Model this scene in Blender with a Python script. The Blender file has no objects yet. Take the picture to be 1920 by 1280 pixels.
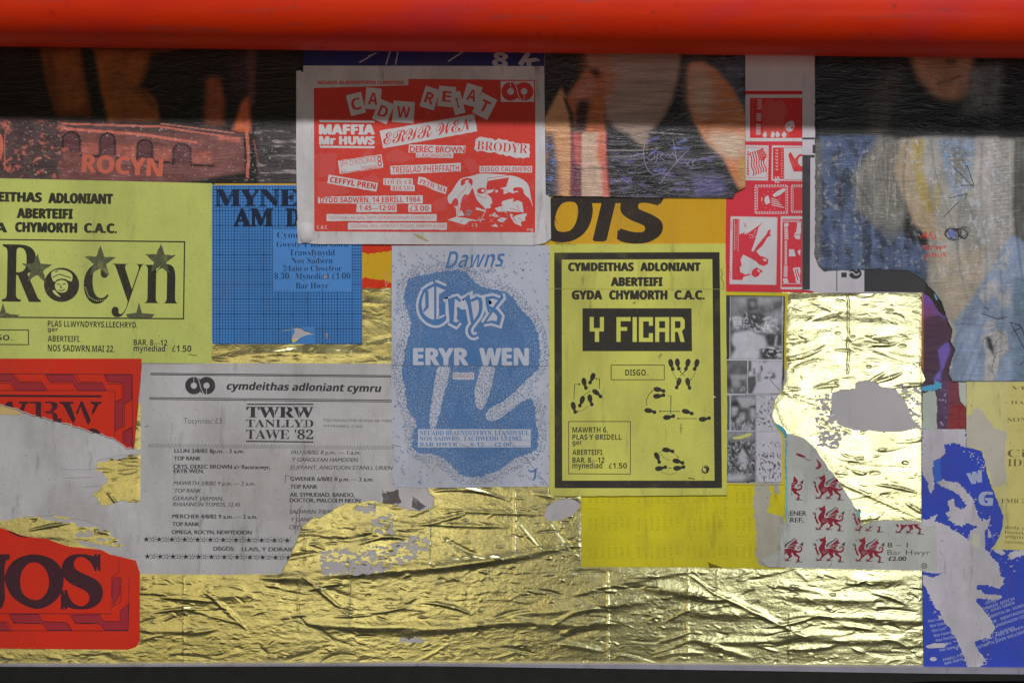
import bpy, bmesh, math, random
import numpy as np
from mathutils import Vector
from mathutils.geometry import tessellate_polygon, delaunay_2d_cdt

# ------------------------------------------------------------------ scale, camera, world, lamps
S = 0.00065                      # metres per photo pixel on the wall plane (wall = plane Y=0, camera looks +Y)
D = 1.6
sc = bpy.context.scene
C = sc.collection
def WX(x): return (x - 960) * S
def WZ(y): return (640 - y) * S

cam = bpy.data.cameras.new('camera'); camo = bpy.data.objects.new('camera', cam); C.objects.link(camo)
camo.location = (0, -D, 0); camo.rotation_euler = (math.radians(90), 0, 0)
cam.sensor_width = 36; cam.lens = 36 * D / (1920 * S); cam.clip_start = 0.01; cam.clip_end = 60
cam.dof.use_dof = True; cam.dof.focus_distance = D; cam.dof.aperture_fstop = 0.9
sc.camera = camo

world = bpy.data.worlds.new("World"); sc.world = world; world.use_nodes = True
bg = world.node_tree.nodes['Background']; bg.inputs[0].default_value = (0.80, 0.88, 1.0, 1); bg.inputs[1].default_value = 0.0015
sc.view_settings.view_transform = 'Standard'; sc.view_settings.look = 'None'
sc.view_settings.exposure = 0; sc.view_settings.gamma = 1

def area(name, loc, target, sx, sy, radiance, col):
    l = bpy.data.lights.new(name, 'AREA'); l.shape = 'RECTANGLE'; l.size = sx; l.size_y = sy
    l.energy = radiance * math.pi * sx * sy; l.color = col
    o = bpy.data.objects.new(name, l); C.objects.link(o); o.location = loc
    o.rotation_euler = (Vector(target) - Vector(loc)).to_track_quat('-Z', 'Y').to_euler()
    return o
KEY = area('ceiling_strip_lamp', (0.3, -4.2, 3.33), (0, 0, -0.1), 4.2, 0.20, 64.0, (1.0, 0.985, 0.97))
WINR = area('soft_light_right', (1.50, -4.0, -0.29), (0.5, 0, -0.1), 0.9, 1.2, 3.8, (0.92, 0.98, 1.0))  # unseen soft source, placed where the right foil panel mirrors it
WARM = area('foil_light_left', (-1.15, -4.0, -0.58), (-0.2, 0, -0.1), 2.3, 1.4, 0.66, (1.0, 0.86, 0.46))  # added warm panel mirrored in the left foil, in place of floor bounce
POOL = area('foil_light_pool', (-0.50, -3.95, -0.88), (-0.2, 0, -0.2), 0.75, 0.42, 1.25, (1.0, 0.92, 0.62))  # added hot spot within the warm panel, for a bright pool on the foil
LOWR = area('foil_light_low', (1.5, -4.0, -1.3), (0.3, 0, -0.1), 0.9, 0.6, 0.36, (1.0, 0.95, 0.72))  # added weak light for the foil at the lower right to mirror

# ------------------------------------------------------------------ helpers
rnd = random.Random(7)
def lin(c): 
    c = c / 255.0
    return c / 12.92 if c <= 0.04045 else ((c + 0.055) / 1.055) ** 2.4
LIT = 0.50
def seen(r, g, b, k=1.0):
    """real surface colour of something that reads r,g,b on the lit wall"""
    c = [lin(v) / LIT * k for v in (r, g, b)]; m = max(1.0, max(c) / 0.88)
    return tuple(v / m for v in c)

def tag(o, label=None, cat=None, group=None, kind=None):
    if label: o['label'] = label
    if cat: o['category'] = cat
    if group: o['group'] = group
    if kind: o['kind'] = kind
    return o

def link(name, verts, faces, mat, parent=None, smooth=False, origin=None):
    me = bpy.data.meshes.new(name)
    if origin is not None:
        v = np.asarray(verts, dtype=np.float64) - np.asarray(origin)
        verts = v.tolist()
    me.from_pydata(verts, [], faces); me.update()
    if mat: me.materials.append(mat)
    if smooth: me.polygons.foreach_set('use_smooth', [True] * len(me.polygons))
    o = bpy.data.objects.new(name, me); C.objects.link(o)
    if parent: o.parent = parent
    return o

# ------------------------------------------------------------------ materials
def nd(nt, t, **kw):
    n = nt.nodes.new(t)
    for k, v in kw.items():
        if k in n.inputs.keys() if isinstance(k, str) else False: n.inputs[k].default_value = v
        else: setattr(n, k, v)
    return n
def base(name):
    m = bpy.data.materials.new(name); m.use_nodes = True; nt = m.node_tree
    p = nt.nodes['Principled BSDF']; g = nt.nodes.new('ShaderNodeNewGeometry')
    return m, nt, p, g
def noise(nt, g, scale, detail=3, rough=0.55, sx=1, sz=1, off=0, dist=0):
    mp = nt.nodes.new('ShaderNodeMapping'); mp.inputs['Scale'].default_value = (sx, 1, sz); mp.inputs['Location'].default_value = (off, 0, off * .7)
    nt.links.new(g.outputs['Position'], mp.inputs['Vector'])
    n = nt.nodes.new('ShaderNodeTexNoise'); n.inputs['Scale'].default_value = scale; n.inputs['Detail'].default_value = detail
    n.inputs['Roughness'].default_value = rough; n.inputs['Distortion'].default_value = dist
    nt.links.new(mp.outputs[0], n.inputs['Vector']); return n.outputs[0]
def ramp(nt, src, a, b, va=0.0, vb=1.0):
    r = nt.nodes.new('ShaderNodeMapRange'); r.inputs['From Min'].default_value = a; r.inputs['From Max'].default_value = b
    r.inputs['To Min'].default_value = va; r.inputs['To Max'].default_value = vb; r.clamp = True
    nt.links.new(src, r.inputs['Value']); return r.outputs[0]
def mixc(nt, fac, c1, c2, mode='MIX'):
    m = nt.nodes.new('ShaderNodeMix'); m.data_type = 'RGBA'; m.blend_type = mode
    for sock, v in ((m.inputs['Factor'], fac), (m.inputs['A'], c1), (m.inputs['B'], c2)):
        if isinstance(v, (int, float)): sock.default_value = v
        elif isinstance(v, tuple): sock.default_value = (*v[:3], 1)
        else: nt.links.new(v, sock)
    return m.outputs['Result']
def math2(nt, op, a, b):
    m = nt.nodes.new('ShaderNodeMath'); m.operation = op
    for i, v in enumerate((a, b)):
        if isinstance(v, (int, float)): m.inputs[i].default_value = v
        else: nt.links.new(v, m.inputs[i])
    return m.outputs[0]

def paper_bump(nt, g, p, wrinkle=1.0, crinkle=0.0):
    h = math2(nt, 'MULTIPLY', noise(nt, g, 9, 3, .5, 1, .55), 0.0016 * wrinkle)
    h2 = math2(nt, 'MULTIPLY', noise(nt, g, 60, 4, .6, 1, 1.6, 3.3), 0.00022 * wrinkle)
    h3 = math2(nt, 'MULTIPLY', noise(nt, g, 900, 2, .5), 0.000012)
    s = math2(nt, 'ADD', math2(nt, 'ADD', h, h2), h3)
    # thin pressed creases
    cr = noise(nt, g, 7, 2, .5, 1.0, .35, 8.1, 1.5)
    cr = math2(nt, 'ABSOLUTE', math2(nt, 'SUBTRACT', cr, 0.5), 0)
    s = math2(nt, 'ADD', s, math2(nt, 'MULTIPLY', ramp(nt, cr, 0, .006, 1, 0), 0.00012 * wrinkle))
    if crinkle:
        c1 = noise(nt, g, 55, 5, .62, .45, 2.2, 5.5, .6)
        c1 = math2(nt, 'ABSOLUTE', math2(nt, 'SUBTRACT', c1, .5), 0)
        s = math2(nt, 'ADD', s, math2(nt, 'MULTIPLY', c1, 0.004 * crinkle))
    b = nt.nodes.new('ShaderNodeBump'); b.inputs['Distance'].default_value = 1.0; b.inputs['Strength'].default_value = 1.0
    nt.links.new(s, b.inputs['Height']); nt.links.new(b.outputs[0], p.inputs['Normal'])

def dirty(nt, g, col, dirt, tone=(.10, .085, .06)):
    big = ramp(nt, noise(nt, g, 14, 5, .6, 1, .5, 1.1), .42, .75, 0, .42 * dirt)
    col = mixc(nt, big, col, tone)
    st = ramp(nt, noise(nt, g, 38, 4, .7, 1.6, .28, 4.2), .58, .74, 0, .5 * dirt)
    col = mixc(nt, st, col, tone)
    sp = ramp(nt, noise(nt, g, 330, 2, .5, 1, 1, 2.2), .715, .76, 0, .75 * dirt)
    col = mixc(nt, sp, col, (.05, .045, .04))
    fade = ramp(nt, noise(nt, g, 4.5, 3, .55, 1, 1, 12.4), .3, .7, .86, 1.10)
    col = mixc(nt, 1.0, col, fade, 'MULTIPLY')
    yl = ramp(nt, noise(nt, g, 7.5, 5, .65, 1, .8, 21.4), .5, .75, 0, .28 * dirt)
    col = mixc(nt, yl, col, (.33, .26, .14))
    gr = ramp(nt, noise(nt, g, 1500, 2, .6), .3, .7, .90, 1.10)
    return mixc(nt, 1.0, col, gr, 'MULTIPLY')

MATS = {}
def paper_mat(key, rgb, rough=.55, dirt=.6, wrinkle=1.0, spec=.22, crinkle=0):
    k = ('paper', key)
    if k in MATS: return MATS[k]
    m, nt, p, g = base('paper_' + key)
    c = dirty(nt, g, tuple(rgb), dirt)
    nt.links.new(c, p.inputs['Base Color']); p.inputs['Roughness'].default_value = rough
    p.inputs['Specular IOR Level'].default_value = spec
    paper_bump(nt, g, p, wrinkle, crinkle); MATS[k] = m; return m
def ink_mat(key, rgb, under, wear=.5, rough=.55, dirt=.3, spec=.12):
    k = ('ink', key)
    if k in MATS: return MATS[k]
    m, nt, p, g = base('ink_' + key)
    w1 = ramp(nt, noise(nt, g, 420, 4, .65, 1, 1, 6.1), .60, .76, 0, wear * .8)
    w2 = ramp(nt, noise(nt, g, 1300, 2, .6, 1, 1, 1.7), .35, .8, 0, wear * .25)
    w3 = ramp(nt, noise(nt, g, 26, 5, .6, 1, .8, 9.7), .60, .72, 0, wear * .35)
    c = mixc(nt, w1, tuple(rgb), tuple(under)); c = mixc(nt, w2, c, tuple(under)); c = mixc(nt, w3, c, tuple(under))
    c = dirty(nt, g, c, dirt)
    nt.links.new(c, p.inputs['Base Color']); p.inputs['Roughness'].default_value = rough
    p.inputs['Specular IOR Level'].default_value = spec
    paper_bump(nt, g, p); MATS[k] = m; return m
def picture_mat(key, rough=.3, crinkle=1.0, spec=.5, scratch=.3):
    k = ('pic', key)
    if k in MATS: return MATS[k]
    m, nt, p, g = base('printed_photo_' + key)
    a = nt.nodes.new('ShaderNodeVertexColor'); a.layer_name = 'Col'
    gr = ramp(nt, noise(nt, g, 1100, 2, .6), .3, .7, .86, 1.14)
    c = mixc(nt, 1.0, a.outputs[0], gr, 'MULTIPLY')
    sc1 = ramp(nt, noise(nt, g, 130, 6, .75, 1.4, .8, 7.7, 2.5), .66, .76, 0, scratch * .35)
    c = mixc(nt, sc1, c, (.42, .40, .38))
    nt.links.new(c, p.inputs['Base Color']); p.inputs['Roughness'].default_value = rough
    p.inputs['Specular IOR Level'].default_value = spec
    paper_bump(nt, g, p, .8, crinkle); MATS[k] = m; return m
BLACK = seen(36, 34, 38)

# ------------------------------------------------------------------ shape helpers in photo pixels
def jag(poly, amp=2.5, step=5, seed=1, close=True, keep=()):
    """roughen the edges of a polygon like torn paper; edges whose index is in keep stay straight"""
    r = random.Random(seed); out = []
    n = len(poly)
    for i in range(n if close else n - 1):
        a = poly[i]; b = poly[(i + 1) % n]
        L = math.hypot(b[0] - a[0], b[1] - a[1]); k = max(1, int(L / step))
        out.append(a)
        if i in keep: continue
        nx, ny = -(b[1] - a[1]) / max(L, 1e-6), (b[0] - a[0]) / max(L, 1e-6)
        for j in range(1, k):
            t = (j + r.uniform(-.3, .3)) / k; d = r.gauss(0, amp * .5)
            out.append((a[0] + (b[0] - a[0]) * t + nx * d, a[1] + (b[1] - a[1]) * t + ny * d))
    if not close: out.append(poly[-1])
    return out
def rect(x0, y0, x1, y1): return [(x0, y0), (x1, y0), (x1, y1), (x0, y1)]
def rrect(x0, y0, x1, y1, r, n=5):
    out = []
    for cx, cy, a0 in ((x1 - r, y0 + r, -90), (x1 - r, y1 - r, 0), (x0 + r, y1 - r, 90), (x0 + r, y0 + r, 180)):
        for i in range(n + 1):
            a = math.radians(a0 + 90 * i / n); out.append((cx + r * math.cos(a), cy + r * math.sin(a)))
    return out
def ell(cx, cy, rx, ry=None, n=20, rot=0, a0=0, a1=360):
    ry = ry or rx; c, s = math.cos(math.radians(rot)), math.sin(math.radians(rot)); out = []
    for i in range(n):
        t = math.radians(a0 + (a1 - a0) * i / (n if a1 - a0 >= 360 else n - 1)); x, y = rx * math.cos(t), ry * math.sin(t)
        out.append((cx + x * c - y * s, cy + x * s + y * c))
    return out
def rotp(pts, deg, cx, cy):
    c, s = math.cos(math.radians(deg)), math.sin(math.radians(deg))
    return [(cx + (x - cx) * c - (y - cy) * s, cy + (x - cx) * s + (y - cy) * c) for x, y in pts]
def sub(pts, k, ox, oy): return [(ox + x / k, oy + y / k) for x, y in pts]
def smooth(pts, n=2, close=True):
    for _ in range(n):
        q = []; m = len(pts)
        rng = range(m if close else m - 1)
        if not close: q.append(pts[0])
        for i in rng:
            a, b = pts[i], pts[(i + 1) % m]
            q += [(a[0] * .75 + b[0] * .25, a[1] * .75 + b[1] * .25), (a[0] * .25 + b[0] * .75, a[1] * .25 + b[1] * .75)]
        if not close: q.append(pts[-1])
        pts = q
    return pts
def stroke_poly(pts, w):
    """outline quads of a polyline; w a width or a list of widths"""
    n = len(pts); ws = w if isinstance(w, (list, tuple)) else [w] * n
    if len(ws) != n: ws = np.interp(np.linspace(0, 1, n), np.linspace(0, 1, len(ws)), ws)
    L, R = [], []
    for i in range(n):
        a = pts[max(i - 1, 0)]; b = pts[min(i + 1, n - 1)]
        dx, dy = b[0] - a[0], b[1] - a[1]; l = math.hypot(dx, dy) or 1
        k = 1.0
        if 0 < i < n - 1:
            p0 = (pts[i][0] - a[0], pts[i][1] - a[1]); p1 = (b[0] - pts[i][0], b[1] - pts[i][1])
            l0, l1 = math.hypot(*p0) or 1, math.hypot(*p1) or 1
            cs = (p0[0] * p1[0] + p0[1] * p1[1]) / (l0 * l1); k = min(2.0, 1 / max(.5, math.sqrt(max(0, (1 + cs) / 2))))
        nx, ny = -dy / l * ws[i] / 2 * k, dx / l * ws[i] / 2 * k
        L.append((pts[i][0] + nx, pts[i][1] + ny)); R.append((pts[i][0] - nx, pts[i][1] - ny))
    V = L + R; F = [(i, i + 1, n + i + 1, n + i) for i in range(n - 1)]
    return V, F

FONTS = {'b': (0x1D5D4, 0x1D5EE, 0x1D7EC), 's': (0x1D400, 0x1D41A, 0x1D7CE), 'l': (0x1D5A0, 0x1D5BA, 0x1D7E2), 'i': (0x1D608, 0x1D622, 0),
         'bi': (0x1D63C, 0x1D656, 0), 'f': (0x1D56C, 0x1D586, 0), 'c': (0x1D4D0, 0x1D4EA, 0), 'm': (0x1D670, 0x1D68A, 0x1D7F6), 'r': None}
def fstr(s, f):
    t = FONTS[f]
    if not t: return s
    o = ''
    for ch in s:
        if 'A' <= ch <= 'Z': o += chr(t[0] + ord(ch) - 65)
        elif 'a' <= ch <= 'z': o += chr(t[1] + ord(ch) - 97)
        elif '0' <= ch <= '9' and t[2]: o += chr(t[2] + ord(ch) - 48)
        else: o += ch
    return o
_caps = {}
GLYPHS = {}
def glyph(c, f, off):
    """outline and advance of one character: a curve holding the character and a bar that marks where the next one starts"""
    if (c, f, off) in GLYPHS: return GLYPHS[c, f, off]
    cu = bpy.data.curves.new('lettering', 'FONT'); cu.body = '||' if c == '|' else fstr(c, f) + '    |'; cu.offset = off; cu.resolution_u = 4
    ob = bpy.data.objects.new('lettering', cu); me = ob.to_mesh()
    co = np.empty(len(me.vertices) * 3); me.vertices.foreach_get('co', co); co = co.reshape(-1, 3)[:, :2].copy()
    F = [tuple(p.vertices) for p in me.polygons]
    ob.to_mesh_clear(); bpy.data.objects.remove(ob); bpy.data.curves.remove(cu)
    if c == '|': G = ([], [], 0, np.ptp(co[:, 0]) / 2, co[:, 0].min()); G = (np.sort(co[:, 0]), co)
    else:
        bar = glyph('|', 'r', off)[0]; bw = bar[len(bar) // 2 - 1] - bar[0]; b0 = bar[0]
        xb = co[:, 0].max() - bw - .004; ids = {}; V = []; Fq = []
        for q in F:
            if min(co[i, 0] for i in q) >= xb: continue
            t = []
            for i in q:
                if i not in ids: ids[i] = len(V); V.append((co[i, 0], co[i, 1]))
                t.append(ids[i])
            Fq.append(tuple(t))
        G = (V, Fq, co[:, 0].max() - bw - b0 - 4 * .278)
    GLYPHS[c, f, off] = G
    return G
def textmesh(s, f, off):
    V, F = [], []; x = 0
    for c in s:
        v, q, adv = glyph(c, f, off); o = len(V)
        V += [(a + x, b) for a, b in v]; F += [tuple(i + o for i in t) for t in q]; x += adv
    return np.array(V).reshape(-1, 2), F
def cap(f, off):
    k = (f, off)
    if k not in _caps:
        co, _ = textmesh('H', f, off); _caps[k] = (co[:, 1].min(), co[:, 1].max())
    return _caps[k]
def textshape(s, x0, x1, yt, yb, f='r', off=0.0, rot=0, shear=0):
    if f in ('i', 'bi'): shear += .2
    f = {'i': 'r', 'bi': 'b', 'l': 'r', 'm': 'r'}.get(f, f)
    co, F = textmesh(s, f, off)
    if not len(co): return [], []
    lo, hi = cap(f, off); xa, xb = co[:, 0].min(), co[:, 0].max()
    y = (co[:, 1] - lo) / (hi - lo) * (yb - yt); x = (co[:, 0] - xa) / (xb - xa) * (x1 - x0)
    x = x + shear * y
    c, sn = math.cos(math.radians(rot)), math.sin(math.radians(rot))
    X = x0 + x * c + y * sn; Y = yb + x * sn - y * c
    return list(zip(X.tolist(), Y.tolist())), F

def split_needed(V, F, clip):
    """a clip corner inside the shape's bounding box means the outline may still cross it"""
    A = np.array(V); x0, y0 = A.min(0) - .5; x1, y1 = A.max(0) + .5
    return any(x0 < x < x1 and y0 < y < y1 for x, y in clip)
def clipped(V, F, clip):
    n = len(V); m = len(clip); ed = set()
    for f in F:
        for i in range(len(f)):
            a, b = f[i], f[(i + 1) % len(f)]; ed.add((min(a, b), max(a, b)))
    edges = list(ed) + [(n + i, n + (i + 1) % m) for i in range(m)]
    r = delaunay_2d_cdt([Vector(v) for v in V] + [Vector(v) for v in clip], edges, [], 0, 1e-4, True)
    P = np.array([(v.x, v.y) for v in r[0]]); T = np.array([t for t in r[2] if len(t) == 3])
    if not len(T): return [], []
    cen = P[T].mean(1); ok = inside(cen[:, 0], cen[:, 1], clip)
    src = np.zeros(len(T), bool); A = np.array(V)
    for f in F:
        q = A[list(f)]
        lo = q.min(0); hi = q.max(0)
        c = np.nonzero(ok & ~src & (cen[:, 0] >= lo[0]) & (cen[:, 0] <= hi[0]) & (cen[:, 1] >= lo[1]) & (cen[:, 1] <= hi[1]))[0]
        if len(c): src[c] = inside(cen[c, 0], cen[c, 1], [tuple(v) for v in q])
    T = T[ok & src]
    if not len(T): return [], []
    u, inv = np.unique(T.ravel(), return_inverse=True)
    return [tuple(v) for v in P[u]], [tuple(t) for t in inv.reshape(-1, 3).tolist()]
SEPARATE = {'letter_tile', 'paper_strip', 'footprint', 'stamp', 'star', 'torn_patch', 'faded_patch', 'lettering', 'title_lettering', 'band_name', 'letter', 'worn_patch', 'dark_bar', 'dark_block', 'name_panel', 'label_panel',
            'text_panel', 'name_band', 'frame_line', 'rule', 'thin_box', 'stain', 'smudge', 'red_print', 'name_lettering', 'band_lettering', 'white_margin', 'blue_bar', 'cloud_gap'}
TH = 0.00025; STEP = 0.00036
class Sheet:
    """one paper thing fixed flat on the wall: Empty root, paper part(s), printed parts"""
    def __init__(s, name, label, cat, layer, poly, color, key, rough=.55, dirt=.6, spec=.22, group=None, part='paper', crinkle=0, rot=0, lift=0.0):
        s.layer = layer; s.y0 = -(layer * STEP + lift); s.parts = {}; s.k = 0; s.color = color; s.key = key; s.rotdeg = rot
        xs = [p[0] for p in poly]; ys = [p[1] for p in poly]
        s.c = ((min(xs) + max(xs)) / 2, (min(ys) + max(ys)) / 2)
        s.origin = (WX(s.c[0]), s.y0, WZ(max(ys)))
        s.root = bpy.data.objects.new(name, None); C.objects.link(s.root); s.root.location = s.origin
        s.root.empty_display_size = .02
        tag(s.root, label, cat, group)
        s.clip = None; s.poly = poly
        if color is not None: s.paper(part, poly, paper_mat(key, color, rough, dirt, 1, spec, crinkle))
    def paper(s, part, poly, mat, dy=0.0, holes=()):
        rings = [poly] + list(holes)
        y = s.y0 - TH - dy; yb = s.y0 + (0.0001 if dy == 0 else -TH - dy + .00004)
        pts = [p for r in rings for p in r]
        tri = tessellate_polygon([[Vector((a, b, 0)) for a, b in r] for r in rings])
        n = len(pts); V = [(WX(a), y, WZ(b)) for a, b in pts] + [(WX(a), yb, WZ(b)) for a, b in pts]
        F = []
        for t in tri:
            a, b, c = (pts[i] for i in t)
            ar = (b[0] - a[0]) * (c[1] - a[1]) - (c[0] - a[0]) * (b[1] - a[1])
            if abs(ar) < 1e-9: continue
            F.append(tuple(t) if ar < 0 else tuple(reversed(t)))
            F.append(tuple(i + n for i in (reversed(t) if ar < 0 else t)))
        o = 0
        F = [f for f in F]
        # orientation: outward normal of the front must face -Y
        a, b, c = (Vector(V[i]) for i in F[0])
        if (b - a).cross(c - a).y > 0: F = [tuple(reversed(f)) for f in F]
        for r in rings:
            m = len(r)
            for i in range(m):
                j = (i + 1) % m; F.append((o + i, o + j, n + o + j, n + o + i))
            o += m
        return link(part, V, F, mat, s.root, origin=s.origin)
    def _coll(s, part, mat, level):
        s.n = getattr(s, 'n', 0) + 1
        k = (part, mat.name, level, s.n if part in SEPARATE else 0)
        if k not in s.parts: s.parts[k] = ([], [], mat, part)
        return s.parts[k]
    def add(s, part, mat, V, F, level=1, clip=None, strata=0):
        if not V: return
        clip = clip or s.clip
        if clip:
            A = np.array(V); ins = inside(A[:, 0], A[:, 1], clip)
            cl = np.array(clip)
            near = not (A[:, 0].max() < cl[:, 0].min() or A[:, 0].min() > cl[:, 0].max() or A[:, 1].max() < cl[:, 1].min() or A[:, 1].min() > cl[:, 1].max())
            if not near: return
            if not (ins.all() and not split_needed(V, F, clip)):
                V, F = clipped(V, F, clip)
                if not F: return
        Vs, Fs, _, _ = s._coll(part, mat, level)
        y = s.y0 - TH - level * .00006 - (s.k % 22) * .0000025; s.k += 7 if strata else 1
        o = len(Vs)
        Vs += [(WX(a), y - (.0000025 * (i // strata % 7) if strata else 0), WZ(b)) for i, (a, b) in enumerate(V)]
        for f in F:
            p = [V[i] for i in f]
            ar = sum(p[i][0] * p[(i + 1) % len(p)][1] - p[(i + 1) % len(p)][0] * p[i][1] for i in range(len(p)))
            if abs(ar) < 1e-9: continue
            f = tuple(o + i for i in f)
            Fs.append(tuple(reversed(f)) if ar > 0 else f)
    def shape(s, part, mat, poly, level=1, holes=(), clip=None):
        rings = [poly] + list(holes); pts = [p for r in rings for p in r]
        tri = tessellate_polygon([[Vector((a, b, 0)) for a, b in r] for r in rings])
        s.add(part, mat, pts, [tuple(t) for t in tri], level, clip)
    def stroke(s, part, mat, pts, w, level=1, clip=None):
        V, F = stroke_poly(pts, w)
        if max(w) if isinstance(w, (list, tuple)) else w > 4:      # broad strokes fold over themselves at bends: separate quads, each a hair above the last
            V2 = []; [V2.extend([V[i] for i in f]) for f in F]
            if not (clip or s.clip) : return s.add(part, mat, V2, [(i, i + 1, i + 2, i + 3) for i in range(0, len(V2), 4)], level, None, strata=4)
        s.add(part, mat, V, F, level, clip)
    def lines(s, part, mat, segs, w, level=1, clip=None):
        V, F = [], []
        for pts in segs:
            v, f = stroke_poly(pts, w); o = len(V); V += v; F += [tuple(i + o for i in q) for q in f]
        s.add(part, mat, V, F, level, clip)
    def dots(s, part, mat, pts, n=6, level=1):
        V, F = [], []
        for x, y, r in pts:
            o = len(V); V += ell(x, y, r, n=n); F.append(tuple(range(o, o + n)))
        s.add(part, mat, V, F, level)
    def text(s, t, x0, x1, yt, yb, mat, f='r', off=0.0, rot=None, shear=0, level=1, part='lettering', clip=None):
        V, F = textshape(t, x0, x1, yt, yb, f, -.012 if off < -.003 else 0.0, s.rotdeg if rot is None else rot, shear)
        if off > .012 and V:      # heavier weight: overprinted slightly shifted, each impression a hair above the last
            d = off * (yb - yt) * 1.75; n = len(V); V2, F2 = [], []
            e = .0000011 / S
            s.multi = []
            for i, (dx, dy) in enumerate(((-d, 0), (d, 0), (0, -d * .6), (0, d * .6))):
                o = len(V2); V2 += [(x + dx, y + dy) for x, y in V]; F2 += [tuple(j + o for j in q) for q in F]
            if clip or s.clip:
                V2, F2 = [], []
                for dx, dy in ((-d, 0), (d, 0)): s.add(part, mat, [(x + dx, y + dy) for x, y in V], F, level, clip)
                return
            s.add(part, mat, V2, F2, level, None, strata=n)
            return
        s.add(part, mat, V, F, level, clip)
    def done(s):
        for (part, _, lv, _k), (V, F, mat, name) in s.parts.items():
            if F:
                # drop bottom-up winding check: faces must look to -Y
                o = link(name, V, F, mat, s.root, origin=s.origin)
                if name not in SEPARATE and len(F) > 1: o['kind'] = 'stuff'
        if getattr(s, 'hang', 0):      # pasted along its top, the sheet stands a little off the wall at the bottom
            h = (max(q[1] for q in s.poly) - min(q[1] for q in s.poly)) * S
            s.root.location.y -= s.hang; s.root.rotation_euler.x = -s.hang / h
        return s.root

# ------------------------------------------------------------------ numpy painting for printed photographs
def vnoise(X, Y, sx, sy, seed):
    r = np.random.RandomState(seed); G = r.rand(257, 257)
    x = X / sx + 1000.3; y = Y / sy + 1000.7
    xi = np.floor(x).astype(int); yi = np.floor(y).astype(int); fx = x - xi; fy = y - yi
    fx = fx * fx * (3 - 2 * fx); fy = fy * fy * (3 - 2 * fy)
    a = G[xi % 256, yi % 256]; b = G[(xi + 1) % 256, yi % 256]; c = G[xi % 256, (yi + 1) % 256]; d = G[(xi + 1) % 256, (yi + 1) % 256]
    return (a * (1 - fx) + b * fx) * (1 - fy) + (c * (1 - fx) + d * fx) * fy
def fbm(X, Y, sx, sy, seed, o=4):
    t = 0; a = .5; n = 0
    for i in range(o):
        u, v = X / (sx / 2 ** i), Y / (sy / 2 ** i); c, q = math.cos(.6 + 1.1 * i), math.sin(.6 + 1.1 * i)      # turned lattice, so no rows show
        t = t + a * vnoise(u * c - v * q, u * q + v * c, 1.0, 1.0, seed + i * 17); n += a; a *= .55
    return t / n
def blur(M, k):
    k = int(k)
    if k < 1: return M
    for ax in (0, 1):
        for _ in range(2):
            P = np.concatenate([np.repeat(np.take(M, [0], ax), k, ax), M, np.repeat(np.take(M, [-1], ax), k, ax)], ax)
            cs = np.cumsum(P, ax); z = np.zeros_like(np.take(cs, [0], ax)); cs = np.concatenate([z, cs], ax)
            w = 2 * k + 1; n = M.shape[ax]
            M = (np.take(cs, range(w, w + n), ax) - np.take(cs, range(0, n), ax)) / w
    return M
def inside(X, Y, poly):
    r = np.zeros(X.shape, bool); n = len(poly); j = n - 1
    for i in range(n):
        xi, yi = poly[i]; xj, yj = poly[j]
        if yi != yj: r ^= ((yi > Y) != (yj > Y)) & (X < (xj - xi) * (Y - yi) / (yj - yi) + xi)
        j = i
    return r
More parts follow.
